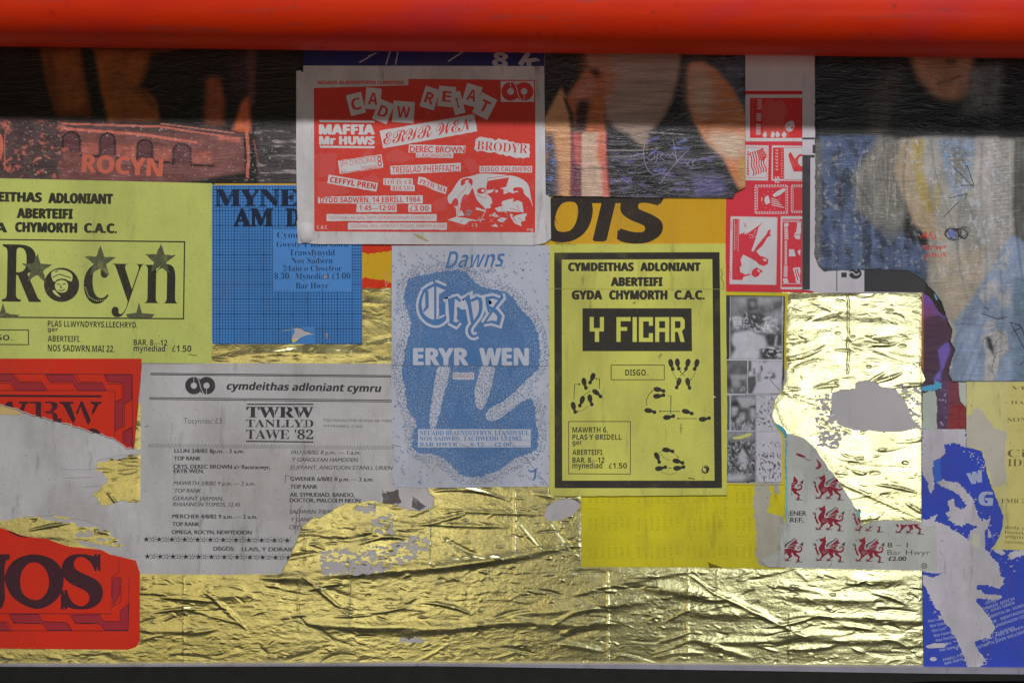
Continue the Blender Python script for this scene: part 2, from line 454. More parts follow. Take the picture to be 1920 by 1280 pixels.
class Pic:
    def __init__(p, x0, y0, x1, y1, step=1.5):
        p.nx = int((x1 - x0) / step) + 1; p.ny = int((y1 - y0) / step) + 1; p.step = step
        p.X, p.Y = np.meshgrid(x0 + np.arange(p.nx) * step, y0 + np.arange(p.ny) * step)
        p.I = np.zeros(p.X.shape + (3,)); p.r = 0
    def fill(p, c): p.I[:] = c
    def poly(p, pts, c, b=2, a=1.0, tex=0, ts=(8, 8), seed=1, wob=0):
        xs = [q[0] for q in pts]; ys = [q[1] for q in pts]; g = 2.2 * b + wob + 4
        x0, y0 = p.X[0, 0], p.Y[0, 0]
        j0 = max(0, int((min(xs) - g - x0) / p.step)); j1 = min(p.nx, int((max(xs) + g - x0) / p.step) + 2)
        i0 = max(0, int((min(ys) - g - y0) / p.step)); i1 = min(p.ny, int((max(ys) + g - y0) / p.step) + 2)
        if j1 - j0 < 2 or i1 - i0 < 2: return
        X0 = p.X[i0:i1, j0:j1]; Y0 = p.Y[i0:i1, j0:j1]; X, Y = X0, Y0
        if wob:
            X = X0 + (fbm(X0, Y0, 14, 14, seed + 5) - .5) * wob * 2; Y = Y0 + (fbm(X0, Y0, 14, 14, seed + 9) - .5) * wob * 2
        m = blur(inside(X, Y, pts).astype(float), b / p.step) * a
        if tex:
            t = fbm(X0, Y0, ts[0], ts[1], seed); m2 = np.clip(1 + (t - .5) * 2 * tex, 0, 3)[..., None]
            col = np.array(c)[None, None] * m2
        else: col = np.array(c)[None, None]
        I = p.I[i0:i1, j0:j1]
        p.I[i0:i1, j0:j1] = I * (1 - m[..., None]) + col * m[..., None]
    def mottle(p, c, lo, hi, sx, sy, seed, mask=None, a=1.0):
        m = np.clip((fbm(p.X, p.Y, sx, sy, seed) - lo) / (hi - lo), 0, 1) * a
        if mask is not None: m = m * blur(inside(p.X, p.Y, mask).astype(float), 2)
        p.I = p.I * (1 - m[..., None]) + np.array(c)[None, None] * m[..., None]
    def line(p, pts, w, c, b=1, a=1.0, **k):
        V, F = stroke_poly(pts, w)
        for f in F: p.poly([V[i] for i in f], c, b, a)
    def build(p, sheet, part, poly, mat, dy=.00003):
        M = inside(p.X, p.Y, poly) if poly else np.ones(p.X.shape, bool)
        idx = -np.ones(p.X.shape, int)
        fm = M[:-1, :-1] & M[1:, :-1] & M[:-1, 1:] & M[1:, 1:]
        used = np.zeros_like(M)
        for a, b in ((0, 0), (1, 0), (0, 1), (1, 1)):
            used[a:a + fm.shape[0], b:b + fm.shape[1]] |= fm
        idx[used] = np.arange(used.sum())
        X = p.X[used]; Y = p.Y[used]; col = np.clip(p.I[used], 0.004, .9)
        y = sheet.y0 - TH - dy
        V = np.stack([(X - 960) * S - sheet.origin[0], np.full(X.shape, y - sheet.origin[1]), (640 - Y) * S - sheet.origin[2]], 1)
        i0 = idx[:-1, :-1][fm]; i1 = idx[:-1, 1:][fm]; i2 = idx[1:, 1:][fm]; i3 = idx[1:, :-1][fm]
        F = np.stack([i0, i3, i2, i1], 1)
        me = bpy.data.meshes.new(part)
        me.vertices.add(len(V)); me.vertices.foreach_set('co', V.ravel())
        me.loops.add(F.size); me.loops.foreach_set('vertex_index', F.ravel().astype(np.int32))
        me.polygons.add(len(F)); me.polygons.foreach_set('loop_start', np.arange(0, F.size, 4, dtype=np.int32))
        me.update(calc_edges=True); me.validate()
        ca = me.color_attributes.new('Col', 'FLOAT_COLOR', 'POINT')
        ca.data.foreach_set('color', np.concatenate([col, np.ones((len(col), 1))], 1).ravel())
        me.materials.append(mat)
        o = bpy.data.objects.new(part, me); C.objects.link(o); o.parent = sheet.root
        return o

# ================================================================== THE SETTING
m, nt, p, g = base('plaster_board')
c = dirty(nt, g, seen(158, 155, 160), .5); nt.links.new(c, p.inputs['Base Color']); p.inputs['Roughness'].default_value = .8; paper_bump(nt, g, p, .5)
BOARD = m
def slab(name, x0, y0, x1, y1, ya, yb, mat, parent=None, bev=0):
    bm = bmesh.new(); bmesh.ops.create_cube(bm, size=1)
    cx, cz, cy = (WX(x0) + WX(x1)) / 2, (WZ(y0) + WZ(y1)) / 2, (ya + yb) / 2
    for v in bm.verts:
        v.co.x *= abs(WX(x1) - WX(x0)); v.co.z *= abs(WZ(y1) - WZ(y0)); v.co.y *= abs(yb - ya)
    if bev: bmesh.ops.bevel(bm, geom=bm.edges[:], offset=bev, segments=3, affect='EDGES')
    me = bpy.data.meshes.new(name); bm.to_mesh(me); bm.free(); me.materials.append(mat)
    o = bpy.data.objects.new(name, me); C.objects.link(o)
    o.location = (cx, cy, cz)
    if parent: o.parent = parent
    return o
wall = slab('wall', -500, -700, 2500, 1262, 0.0, 0.02, BOARD); tag(wall, kind='structure')
# white lower edge strip, rising to the left like the photo
m, nt, p, g = base('white_edging'); c = dirty(nt, g, seen(128, 126, 142), .9)
nt.links.new(c, p.inputs['Base Color']); p.inputs['Roughness'].default_value = .5; EDG = m
m, nt, p, g = base('black_rubber'); n1 = ramp(nt, noise(nt, g, 60, 5, .6), .3, .7, .006, .014)
nt.links.new(n1, p.inputs['Base Color']); p.inputs['Roughness'].default_value = .6; RUB = m
m, nt, p, g = base('dark_grey_floor'); n1 = mixc(nt, noise(nt, g, 200, 5, .7), (.02, .02, .022), (.05, .05, .052))
nt.links.new(n1, p.inputs['Base Color']); p.inputs['Roughness'].default_value = .7; FLR = m
def band(name, ys, thick_top, thick_bot, mat, ya, yb):
    """horizontal strip following the slightly sloping foot of the wall"""
    xs = [-500, 200, 800, 1300, 1740, 2500]
    V, F = [], []
    for i, x in enumerate(xs):
        t = ys[i]
        for yy, d in ((ya, thick_top[i]), (yb, thick_top[i]), (yb, thick_bot[i]), (ya, thick_bot[i])): V.append((WX(x), yy, WZ(d)))
    for i in range(len(xs) - 1):
        a = i * 4; b = a + 4
        for k in range(4): F.append((a + k, a + (k + 1) % 4, b + (k + 1) % 4, b + k))
    F += [(3, 2, 1, 0), (len(V) - 4, len(V) - 3, len(V) - 2, len(V) - 1)]
    o = link(name, V, F, mat)
    bm = bmesh.new(); bm.from_mesh(o.data); bmesh.ops.recalc_face_normals(bm, faces=bm.faces[:]); bm.to_mesh(o.data); bm.free()
    return o
edge = band('edging_strip', [0] * 6, [1242, 1243, 1241, 1243, 1248, 1253], [1245.5, 1246.5, 1245, 1252, 1259, 1265], EDG, -.0075, .019)
tag(edge, 'thin white edging strip along the foot of the papered wall', 'trim')
skirt = band('rubber_skirting', [0] * 6, [1246, 1247, 1245.5, 1252.5, 1259.5, 1265.5], [1330, 1330, 1330, 1300, 1274, 1272], RUB, -.006, .019)
tag(skirt, 'black rubber skirting strip below the white edging', 'skirting')
fl = link('floor', [(-2, .02, WZ(1330)), (2, .02, WZ(1330)), (2, -.010, WZ(1330)), (-2, -.010, WZ(1330)), (2, -.11, WZ(1330)), (-2, -.11, WZ(1330))],
          [(0, 3, 2, 1), (3, 5, 4, 2)], FLR); tag(fl, kind='structure')
# dark grey sill seen at the right foot of the wall
V = [(WX(800), -.0065, WZ(1345)), (WX(2500), -.0065, WZ(1272)), (WX(2500), -.03, WZ(1272)), (WX(800), -.03, WZ(1345)),
     (WX(800), -.0065, WZ(1400)), (WX(2500), -.0065, WZ(1400)), (WX(2500), -.03, WZ(1400)), (WX(800), -.03, WZ(1400))]
sill = link('floor_sill', V, [(0, 3, 2, 1), (3, 7, 6, 2), (0, 1, 5, 4), (4, 5, 6, 7), (1, 2, 6, 5), (0, 4, 7, 3)], FLR)
tag(sill, 'dark grey sill at the right foot of the wall below the blue poster', 'sill')

# ------------------------------------------------------------------ red rail across the top
m, nt, p, g = base('red_gloss_paint')
c = mixc(nt, ramp(nt, noise(nt, g, 16, 4, .6, .5, 2), .4, .7, 0, .55), (.90, .042, .006), (.74, .024, .012))
c = mixc(nt, ramp(nt, noise(nt, g, 90, 5, .7, 1, 1, 4), .66, .69, 0, .85), c, (.10, .03, .03))
c = mixc(nt, ramp(nt, noise(nt, g, 40, 5, .7, .25, 3, 6), .58, .66, 0, .55), c, (.42, .07, .06))
c = mixc(nt, ramp(nt, noise(nt, g, 8, 4, .6, .6, 2, 9), .52, .66, 0, .35), c, (.55, .03, .08))
nt.links.new(c, p.inputs['Base Color']); p.inputs['Roughness'].default_value = .45; p.inputs['Coat Weight'].default_value = .03; p.inputs['Specular IOR Level'].default_value = .15
b = nt.nodes.new('ShaderNodeBump'); b.inputs['Distance'].default_value = 1.0
nt.links.new(math2(nt, 'MULTIPLY', noise(nt, g, 60, 5, .6, .4, 1), .0006), b.inputs['Height']); nt.links.new(b.outputs[0], p.inputs['Normal'])
RED = m
rail = bpy.data.objects.new('metal_rail', None); C.objects.link(rail)
R = .047; zc = 0.3350 + .0465; yc = -.084
rail.location = (0, yc, zc); rail.rotation_euler = (0, math.radians(.66), 0)
tag(rail, 'thick glossy red painted rail running across the top of the wall', 'rail')
def tube(name, x0, x1, r, mat, parent, seg=96, prof=None):
    V, F = [], []; nx = 24
    for i in range(nx + 1):
        x = x0 + (x1 - x0) * i / nx
        for k in range(seg):
            a = 2 * math.pi * k / seg; V.append((x, r * math.cos(a), r * math.sin(a)))
    for i in range(nx):
        for k in range(seg):
            a = i * seg; b = a + seg; F.append((a + k, a + (k + 1) % seg, b + (k + 1) % seg, b + k))
    F.append(tuple(range(seg - 1, -1, -1))); F.append(tuple(nx * seg + k for k in range(seg)))
    o = link(name, V, F, mat, parent, smooth=True)
    bm = bmesh.new(); bm.from_mesh(o.data); bmesh.ops.recalc_face_normals(bm, faces=bm.faces[:]); bm.to_mesh(o.data); bm.free()
    return o
tube('tube', -1.15, 1.15, R, RED, rail)
for xw in (WX(1118) * .945, WX(1196) * .945):
    tube('weld_seam', xw - .0022, xw + .0022, R + .0007, RED, rail)

# ------------------------------------------------------------------ gold foil
print('foil'); 
def gold(name, warm):
    m, nt, p, g = base(name)
    tone = mixc(nt, ramp(nt, noise(nt, g, 5, 3, .5, .6, 1.2), .35, .65), (.95, .87, .44), (.92, .86, .48))
    tone = mixc(nt, ramp(nt, noise(nt, g, 42, 5, .65, 1, 1.4, 3), .56, .75, 0, .35), tone, (.40, .31, .10))
    sx = nt.nodes.new('ShaderNodeSeparateXYZ'); nt.links.new(g.outputs['Position'], sx.inputs[0])
    tone = mixc(nt, ramp(nt, noise(nt, g, 700, 3, .8, 1.6, .12, 5), .66, .72, 0, .55), tone, (.16, .12, .05))
    tone = mixc(nt, ramp(nt, noise(nt, g, 150, 5, .75, 1, 1, 12), .665, .70, 0, .8), tone, (.34, .31, .30))
    nt.links.new(tone, p.inputs['Base Color']); p.inputs['Metallic'].default_value = .93
    nt.links.new(ramp(nt, noise(nt, g, 30, 4, .6, 1, 1, 2), .3, .7, .18, .29), p.inputs['Roughness'])
    h1 = math2(nt, 'MULTIPLY', noise(nt, g, 300, 1, .5, 1, 1.6), .00009)
    h2 = math2(nt, 'MULTIPLY', noise(nt, g, 900, 2, .5, 2.5, .10, 3), .00004)
    h3 = math2(nt, 'MULTIPLY', noise(nt, g, 70, 2, .5, .6, 1.7, 7), .00034)
    b = nt.nodes.new('ShaderNodeBump'); b.inputs['Distance'].default_value = 1.0
    nt.links.new(math2(nt, 'ADD', math2(nt, 'ADD', h1, h2), h3), b.inputs['Height']); nt.links.new(b.outputs[0], p.inputs['Normal'])
    return m
GOLD = gold('crumpled_gold_foil', 1)
EXP = [[(262, 1078), (525, 1078), (570, 960), (640, 940), (800, 950), (812, 912), (1028, 912), (1032, 930), (1088, 930), (1090, 1064), (1480, 1070), (1730, 1074), (1732, 1248), (-40, 1248), (-40, 1220), (262, 1216)],
       [(1476, 550), (1728, 550), (1730, 976), (1660, 978), (1600, 985), (1575, 900), (1540, 850), (1470, 800), (1452, 760), (1474, 720)],
       [(680, 540), (733, 540), (733, 682), (395, 682), (400, 648), (680, 648)], [(180, 855), (262, 850), (262, 960), (170, 940)], [(-40, 978), (60, 965), (200, 990), (240, 1030), (-40, 990)], [(252, 800), (264, 760), (264, 860), (250, 850)]]
st = 1.4
gx, gy = np.meshgrid(np.arange(-60, 1742, st), np.arange(532, 1246, st))
E0 = np.zeros(gx.shape)
for q in EXP: E0 = np.maximum(E0, inside(gx, gy, q))
E1 = np.clip(blur(E0, 3) * 1.6 - .5, 0, 1)
H = (fbm(gx, gy, 190, 46, 3, 4) - .5) * 1.5 + (fbm(gx + 30 * fbm(gx, gy, 90, 90, 31), gy, 46, 13, 9, 3) - .5) * .55
H += (1 - np.abs(fbm(gx, gy, 120, 34, 21, 4) - .5) * 9).clip(0, 1) ** 2 * .35
H += (fbm(gx, gy, 7, 5, 41, 2) - .5) * .42
H *= np.where((gx > 1440) & (gy < 990), .35, 1.0)
rs = np.random.RandomState(5)
def crease(cx, cy, L, ang, w, h, bend=0):
    ca, sa = math.cos(ang), math.sin(ang); R0 = L / 2 + 4 * w + abs(bend)
    j0 = max(0, int((cx - R0 + 60) / st)); j1 = min(gx.shape[1], int((cx + R0 + 60) / st) + 1)
    Ry = L / 2 * abs(sa) + 5 * w + abs(bend) + 4
    i0 = max(0, int((cy - Ry - 532) / st)); i1 = min(gx.shape[0], int((cy + Ry - 532) / st) + 1)
    if i1 <= i0 or j1 <= j0: return
    x = gx[i0:i1, j0:j1] - cx; y = gy[i0:i1, j0:j1] - cy
    u = (x * ca + y * sa) / (L / 2); v = -x * sa + y * ca - bend * (1 - u * u)
    t = np.clip(1 - u * u, 0, 1) ** .7
    ww = w * (.45 + .55 * t)
    prof = np.where(v < 0, np.exp(-(v / (ww * 1.3)) ** 2), np.exp(-(v / (ww * 1.0)) ** 2))
    H[i0:i1, j0:j1] += 1.7 * h * t * prof
for i in range(1150):
    x = rs.uniform(-40, 1730); y = rs.uniform(540, 1245)
    L = rs.uniform(9, 30) if rs.rand() < .62 else rs.uniform(30, 120)
    a = rs.normal(0, .22) + (.5 if rs.rand() < .08 else 0)
    crease(x, y, L, a, rs.uniform(1.0, 2.4) * (1 + L / 90), rs.uniform(.3, 1.0) * (1 + L / 120) * rs.choice([1, 1, -1]), rs.normal(0, L * .05))
BIG = [(745, 1062, 520, -.08, 9, 4.0, 6), (700, 1170, 300, .02, 8, 3.6, 5), (870, 1175, 260, -.10, 7, 3.0, 0), (560, 1083, 200, .1, 7, 2.2, 4),
       (940, 1045, 280, -.16, 8, 3.0, 0), (1090, 1135, 300, -.10, 9, 3.4, 6), (1060, 1165, 260, .0, 8, 3.0, 4), (1190, 1092, 240, -.2, 6, 2.6, -4),
       (1290, 1112, 220, .18, 10, 3.4, 0), (1350, 1145, 180, .05, 9, 2.6, 4), (1420, 1150, 230, .45, 4, 2.4, 0), (1400, 1195, 240, -.02, 6, 2.8, 8),
       (1500, 1185, 200, .02, 7, 2.6, 4), (1600, 1195, 220, .0, 7, 2.4, 5), (1560, 1120, 220, .03, 8, 2.2, 3), (1640, 1085, 110, 0, 8, 2.8, 3),
       (1640, 1160, 240, .05, 6, 2.0, 0), (380, 1110, 200, .05, 8, 2.4, 6), (420, 1140, 120, .75, 4, 2.0, 0), (610, 1115, 140, .7, 3.5, 1.8, 0), (330, 1180, 150, .0, 6, 2.0, 3),
       (1560, 600, 190, .02, 9, 3.0, 4), (1620, 618, 180, -.10, 8, 3.0, -3), (1520, 632, 140, -.05, 7, 2.2, 2), (1660, 640, 160, -.2, 6, 2.4, 0), (1640, 660, 180, .35, 4, 2.2, 3),
       (1570, 690, 260, .03, 5, 1.2, 3), (1510, 750, 120, .35, 4, 1.8, 0), (1610, 920, 270, .42, 3, 2.2, 0), (1560, 890, 80, -.45, 2.6, 1.5, 0), (1640, 925, 120, -.2, 2.6, 1.3, 0),
       (1510, 880, 100, .1, 3, 1.3, 0), (1650, 870, 130, .05, 3, 1.2, 0), (690, 600, 60, .1, 3, 1.4, 0), (700, 568, 50, .05, 3, 1.2, 0), (600, 662, 200, .0, 7, 2.5, 2), (480, 665, 160, -.1, 6, 2.0, 0),
       (920, 960, 200, .04, 4, 1.6, 0), (880, 985, 160, .03, 4, 1.8, 0), (700, 985, 160, .0, 5, 1.6, 2), (610, 1000, 90, .1, 5, 1.8, 2), (720, 1000, 130, .15, 4, 1.6, 3)]
for q in BIG:
    if q[0] > 1440 and q[1] < 990: q = q[:5] + (q[5] * .55, q[6])
    crease(*(q[:5] + (q[5] * .68, q[6])))
for i in range(2200):
    crease(rs.uniform(-40, 1730), rs.uniform(540, 1245), rs.uniform(5, 22), rs.normal(0, .35), rs.uniform(.8, 1.3), rs.uniform(.22, .65), 0)
for xs_, y0_, y1_ in ((345, 1078, 1245), (805, 912, 1060), (572, 950, 1060), (1290, 1060, 1245), (1140, 1070, 1245), (655, 1080, 1180), (1345, 1065, 1120), (1480, 1150, 1245), (560, 1080, 1180), (1590, 550, 700), (965, 920, 1060)):
    m_ = (gy > y0_) & (gy < y1_); d = gx - xs_ - (fbm(gx * 0, gy, 9, 9, 77) - .5) * 5
    H += m_ * (np.exp(-(d / 1.8) ** 2) * (.4 + 1.3 * fbm(gx * 0, gy, 6, 6, 78)) * 1.0)
# worn-through patches show the board behind
HO = np.zeros(gx.shape, bool)
wx = gx + (fbm(gx, gy, 16, 16, 61, 4) - .5) * 16; wy = gy + (fbm(gx, gy, 16, 16, 62, 4) - .5) * 16
for q in ([(1560, 735), (1602, 728), (1604, 718), (1625, 713), (1645, 718), (1650, 726), (1680, 730), (1700, 760), (1718, 800), (1690, 808), (1650, 808), (1600, 805), (1570, 795), (1558, 765)],):
    HO |= inside(gx + (wx - gx) * .35, gy + (wy - gy) * .35, q)
HO |= inside(gx, gy, smooth([(1022, 958), (1030, 945), (1060, 931), (1085, 940), (1086, 952), (1065, 970), (1040, 976), (1022, 972)], 2))
for q, th in (([(605, 1060), (640, 1052), (650, 1060), (690, 1065), (740, 1060), (690, 1076), (630, 1076), (602, 1074)], .40), ([(600, 1030), (700, 1025), (805, 1000), (800, 1040), (700, 1070), (605, 1075)], .60),
              ([(670, 945), (705, 945), (705, 965), (670, 962)], .5), ([(695, 970), (740, 965), (735, 1000), (700, 995)], .60), ([(1530, 738), (1560, 730), (1566, 800), (1600, 808), (1560, 822), (1528, 800)], .60),
              ([(1680, 722), (1728, 728), (1728, 800), (1700, 800)], .64), ([(1535, 805), (1580, 815), (1570, 840), (1530, 835)], .52), ([(752, 1196), (798, 1198), (790, 1204), (748, 1202)], .35)):
    HO |= inside(wx, wy, q) & (fbm(gx, gy, 7, 3.6, 63, 4) > th - .03)
HO |= inside(wx, wy, [(-60, 770), (70, 772), (200, 800), (262, 845), (262, 850), (180, 866), (175, 880), (200, 900), (170, 930), (200, 945), (262, 940), (262, 1020), (200, 992), (60, 965), (-60, 975)]) & (fbm(gx, gy, 60, 6, 64, 3) > .30)
Hc = (np.clip(H, -1.6, 9.0) + 1.0) * (.25 + .75 * E1)
Yf = -np.maximum(0.00008, 0.00022 + Hc * S * .42)
keep = ~HO
H_ = 0
fm = keep[:-1, :-1] & keep[1:, :-1] & keep[:-1, 1:] & keep[1:, 1:]
cov = blur(E0, 4) > .01
fm &= (cov[:-1, :-1] | cov[1:, 1:])
used = np.zeros_like(keep)
for a, b in ((0, 0), (1, 0), (0, 1), (1, 1)): used[a:a + fm.shape[0], b:b + fm.shape[1]] |= fm
idx = -np.ones(gx.shape, int); idx[used] = np.arange(used.sum())
V = np.stack([(gx[used] - 960) * S, Yf[used], (640 - gy[used]) * S], 1)
F = np.stack([idx[:-1, :-1][fm], idx[1:, :-1][fm], idx[1:, 1:][fm], idx[:-1, 1:][fm]], 1)
me = bpy.data.meshes.new('gold_foil'); me.vertices.add(len(V)); me.vertices.foreach_set('co', V.ravel())
me.loops.add(F.size); me.loops.foreach_set('vertex_index', F.ravel().astype(np.int32))
me.polygons.add(len(F)); me.polygons.foreach_set('loop_start', np.arange(0, F.size, 4, dtype=np.int32))
me.update(calc_edges=True); me.validate(); me.polygons.foreach_set('use_smooth', [True] * len(me.polygons)); me.materials.append(GOLD)
foil = bpy.data.objects.new('gold_foil', me); C.objects.link(foil)
tag(foil, 'crumpled shiny gold foil pasted on the wall behind the posters, torn through in places', 'foil')

# ================================================================== POSTERS
print('posters')
GREY = seen(163, 161, 165); WHITE = seen(172, 170, 175)
def dashes(pts, n, duty=.5):
    P = [Vector(q) for q in pts]; L = [0]
    for a, b in zip(P, P[1:]): L.append(L[-1] + (b - a).length)
    def at(t):
        t *= L[-1]
        for i in range(len(P) - 1):
            if t <= L[i + 1] + 1e-6: return tuple(P[i].lerp(P[i + 1], (t - L[i]) / max(1e-6, L[i + 1] - L[i])))
        return tuple(P[-1])
    return [[at(i / n), at((i + duty) / n)] for i in range(n)]
def star(cx, cy, r, rot=-90, k=.4):
    return [(cx + (r if i % 2 == 0 else r * k) * math.cos(math.radians(rot + 36 * i)), cy + (r if i % 2 == 0 else r * k) * math.sin(math.radians(rot + 36 * i))) for i in range(10)]
def emblem(s, part, mat, bgm, cx, cy, w, level=1):
    """two linked broken rings"""
    r = w * .29; h = w * .255
    s.shape(part, mat, ell(cx - w * .21, cy, r, r, 32), level, holes=[ell(cx - w * .21, cy, r * .36, r * .36, 16)])
    s.shape(part, mat, ell(cx + w * .21, cy, r, r, 32), level + 1, holes=[ell(cx + w * .21, cy, r * .36, r * .36, 16)])
    s.stroke(part + '_gap', bgm, [(cx - w * .21, cy - r * 1.04), (cx - w * .21, cy - r * .3)], w * .018, level + 2)
    s.stroke(part + '_gap', bgm, [(cx + w * .21, cy + r * .3), (cx + w * .21, cy + r * 1.04)], w * .018, level + 2)
    s.stroke(part + '_gap', bgm, smooth([(cx - w * .12, cy - r * .95), (cx - w * .03, cy - r * .55), (cx + w * .0, cy + r * .05), (cx + w * .06, cy + r * .6), (cx + w * .13, cy + r * .95)], 2, False), w * .022, level + 2)

# ---- printed photo, top left --------------------------------------------------
poly = [(-60, 40), (566, 40), (566, 349), (395, 346), (200, 340), (-60, 333)]
s = Sheet('photo_poster', 'dark glossy poster of orange legs standing on a trunk, at top left', 'poster', 1, poly, seen(40, 38, 40), 'black_gloss', .35, .4, .5, crinkle=.5)
p = Pic(-60, 40, 566, 349, 1.4); p.fill(seen(24, 21, 23))
ob = seen(128, 70, 36); od = seen(92, 48, 28)
p.poly([(75, 90), (150, 88), (160, 150), (172, 218), (105, 217), (85, 150)], od, 4, 1, .25, (20, 30))
p.poly([(100, 95), (140, 95), (162, 200), (120, 212)], ob, 7, .8)
p.poly([(140, 60), (345, 70), (340, 92), (285, 102), (275, 140), (262, 164), (250, 160), (240, 120), (180, 100)], od, 3, 1, .3)
p.poly([(178, 95), (280, 98), (258, 160), (262, 172), (290, 185), (300, 226), (203, 228), (190, 170)], ob, 4, .95, .3, (20, 30), 4)
p.poly([(235, 165), (275, 165), (298, 200), (285, 205), (262, 182)], od, 3, .8)
p.poly([(388, 146), (412, 146), (420, 190), (420, 235), (384, 232)], seen(140, 70, 50), 5, .8, .3)
p.poly([(430, 100), (480, 95), (475, 180), (432, 180)], seen(52, 34, 44), 8, .8)
p.poly([(455, 190), (468, 180), (470, 250), (436, 246)], seen(190, 96, 62), 3, .95)
p.poly([(462, 90), (480, 92), (476, 200), (466, 196)], seen(92, 56, 60), 4, .7)
# trunk
p.poly([(-60, 218), (40, 222), (120, 226), (400, 238), (468, 256), (466, 318), (340, 345), (-60, 338)], seen(70, 54, 56), 3, 1, .45, (22, 12), 6)
p.poly([(118, 240), (460, 256), (458, 322), (330, 342), (110, 340)], seen(108, 66, 64), 3, .9, .35, (20, 14), 8)
sal = seen(196, 108, 92)
p.line([(115, 232), (300, 238), (420, 256)], 4, sal, 1, .8); p.line([(115, 241), (260, 252), (370, 268)], 5, sal, 1, .9)
p.line([(300, 232), (440, 250)], 2.5, seen(216, 130, 112), 1, .8); p.line([(410, 258), (450, 262)], 9, sal, 2, .8)
for a, b, c2, d in ((118, 150, 248, 286), (188, 216, 250, 292), (258, 286, 262, 298), (325, 358, 270, 310)):
    arch = [(a, d)] + ell((a + b) / 2, c2 + 14, (b - a) / 2, 14, 9, 0, 180, 360) + [(b, d)]
    p.poly(arch, seen(84, 50, 56), 2, 1, .3); p.line(arch, 3.5, seen(36, 26, 28), 1, .95)
for a, b in ((150, 188), (216, 258), (286, 325), (358, 402)):
    y = 288 + (a - 150) * .085; p.poly([(a + 3, y - 22), (b - 3, y - 20), (b - 3, y + 2), (a + 3, y)], seen(150, 82, 72), 3, .8, .5, (9, 6), 12); p.line([(a, y + 4), (b, y + 6)], 4, seen(34, 24, 26), 1, .9)
p.line([(459, 256), (462, 330)], 4, seen(30, 22, 26), 1, .9); p.line([(462, 236), (466, 290), (464, 334)], 6, seen(170, 92, 78), 1, .9); p.line([(476, 262), (488, 330)], 3, seen(130, 78, 72), 1, .8)
p.poly([(478, 240), (566, 235), (566, 349), (486, 345)], seen(58, 54, 56), 4, .9, .7, (26, 8), 15)
p.mottle(seen(150, 140, 140), .60, .72, 30, 4, 22, [(480, 242), (560, 240), (560, 345), (486, 345)], .7)  # grey crinkle highlights painted into the print
p.mottle(seen(170, 95, 80), .62, .7, 10, 7, 23, [(-60, 225), (130, 228), (130, 335), (-60, 332)], .75)
p.mottle(seen(200, 200, 196), .74, .80, 5, 4, 24, [(-60, 225), (560, 240), (560, 345), (-60, 332)], .5)
p.poly(ell(-2, 275, 9, 26), seen(200, 110, 92), 1, .95); p.poly(ell(-6, 275, 6, 20), seen(50, 30, 34), 1, .9); p.line([(9, 252), (9, 320)], 3, sal, 1, .6)
p.I *= (.66 + .68 * fbm(p.X, p.Y, 12, 12, 77, 5))[..., None]
p.build(s, 'photo_print', poly, picture_mat('trunk', .34, .4, .45, .25))
ik = ink_mat('salmon', seen(216, 112, 92), seen(100, 60, 60), .5)
s.text('ROCYN', 154, 304, 290, 322, ik, 'b', .02, 3.4, level=2)
s.done()

# ---- navy poster behind the rail ----------------------------------------------
poly = rect(569, 50, 1020, 128)
s = Sheet('navy_poster', 'navy poster almost hidden behind the red rail, above the red and white poster', 'poster', 2, poly, seen(30, 34, 92), 'navy')
ik = ink_mat('pale_on_navy', seen(150, 150, 160), seen(30, 34, 92), .6)
s.text('8', 923, 950, 98, 124, ik, 'b', .03, 8); s.text('K', 972, 1002, 92, 120, ik, 'b', .02, 35)
s.lines('scratch_print', ik, [[(674, 118), (702, 102)], [(690, 106), (706, 100)], [(840, 116), (868, 98)], [(724, 122), (732, 96)], [(742, 122), (746, 98)]], 2.4)
s.done()
tag(slab('wooden_batten', 566, 40, 569, 136, -.004, -.0005, RUB), 'thin dark batten beside the navy poster under the red rail', 'batten')

# ---- lime ROCYN poster ---------------------------------------------------------
LIME = seen(166, 174, 94)
poly = [(-60, 333), (398, 344), (397, 681), (-60, 679)]
s = Sheet('poster', 'lime green concert poster with stars and a capped face inside an o, at left edge', 'poster', 2, poly, LIME, 'lime', rot=.9)
K = ink_mat('black_on_lime', BLACK, LIME, .35)
GRY = ink_mat('sooty_grey', seen(64, 66, 58), LIME, .95)
s.text('CYMDEITHAS', -72, 78, 359.5, 376.5, K, 'b', .045); s.text('ADLONIANT', 92, 211, 362.5, 380.5, K, 'b', .045)
s.text('ABERTEIFI', 33, 136, 391, 408.5, K, 'b', .045)
s.text('GYDA', -76, 13, 417, 434, K, 'b', .04); s.text('CHYMORTH', 30, 144, 417, 434.5, K, 'b', .045); s.text('C.A.C.', 159, 219, 419, 436, K, 'b', .04)
fr = [(-60, 449), (347, 453), (345, 597), (-60, 593)]
s.lines('frame_line', K, [[(-60, 448.5), (347.5, 453.5)], [(346.5, 453), (344.5, 597.5)], [(345, 597.5), (-60, 594)]], 2.4)
s.text('R', 4, 77, 458, 565, K, 's', .0, part='band_name')
s.shape('band_name', K, ell(116, 534, 33, 32, 40), 1)
s.text('c', 157, 204, 463, 567, K, 's', .0, part='band_name')
s.text('y', 209, 269, 461, 562, K, 's', -.005, part='band_name'); s.text('n', 270, 335, 461, 568, K, 's', -.005, part='band_name')
for cx, cy, r in ((188, 491, 31), (301, 487, 31), (70, 504, 30)):
    st_ = star(cx, cy, r, -88); s.shape('star', GRY, jag(st_, 1.2, 4, int(cx)), 2)
s.shape('star', GRY, [(-8, 594), (2, 583), (6, 568), (12, 586), (20, 589), (38, 590), (30, 595)], 2)
s.shape('star', GRY, [(236, 589), (256, 586), (261, 567), (267, 587), (291, 589), (284, 596), (240, 595)], 2)
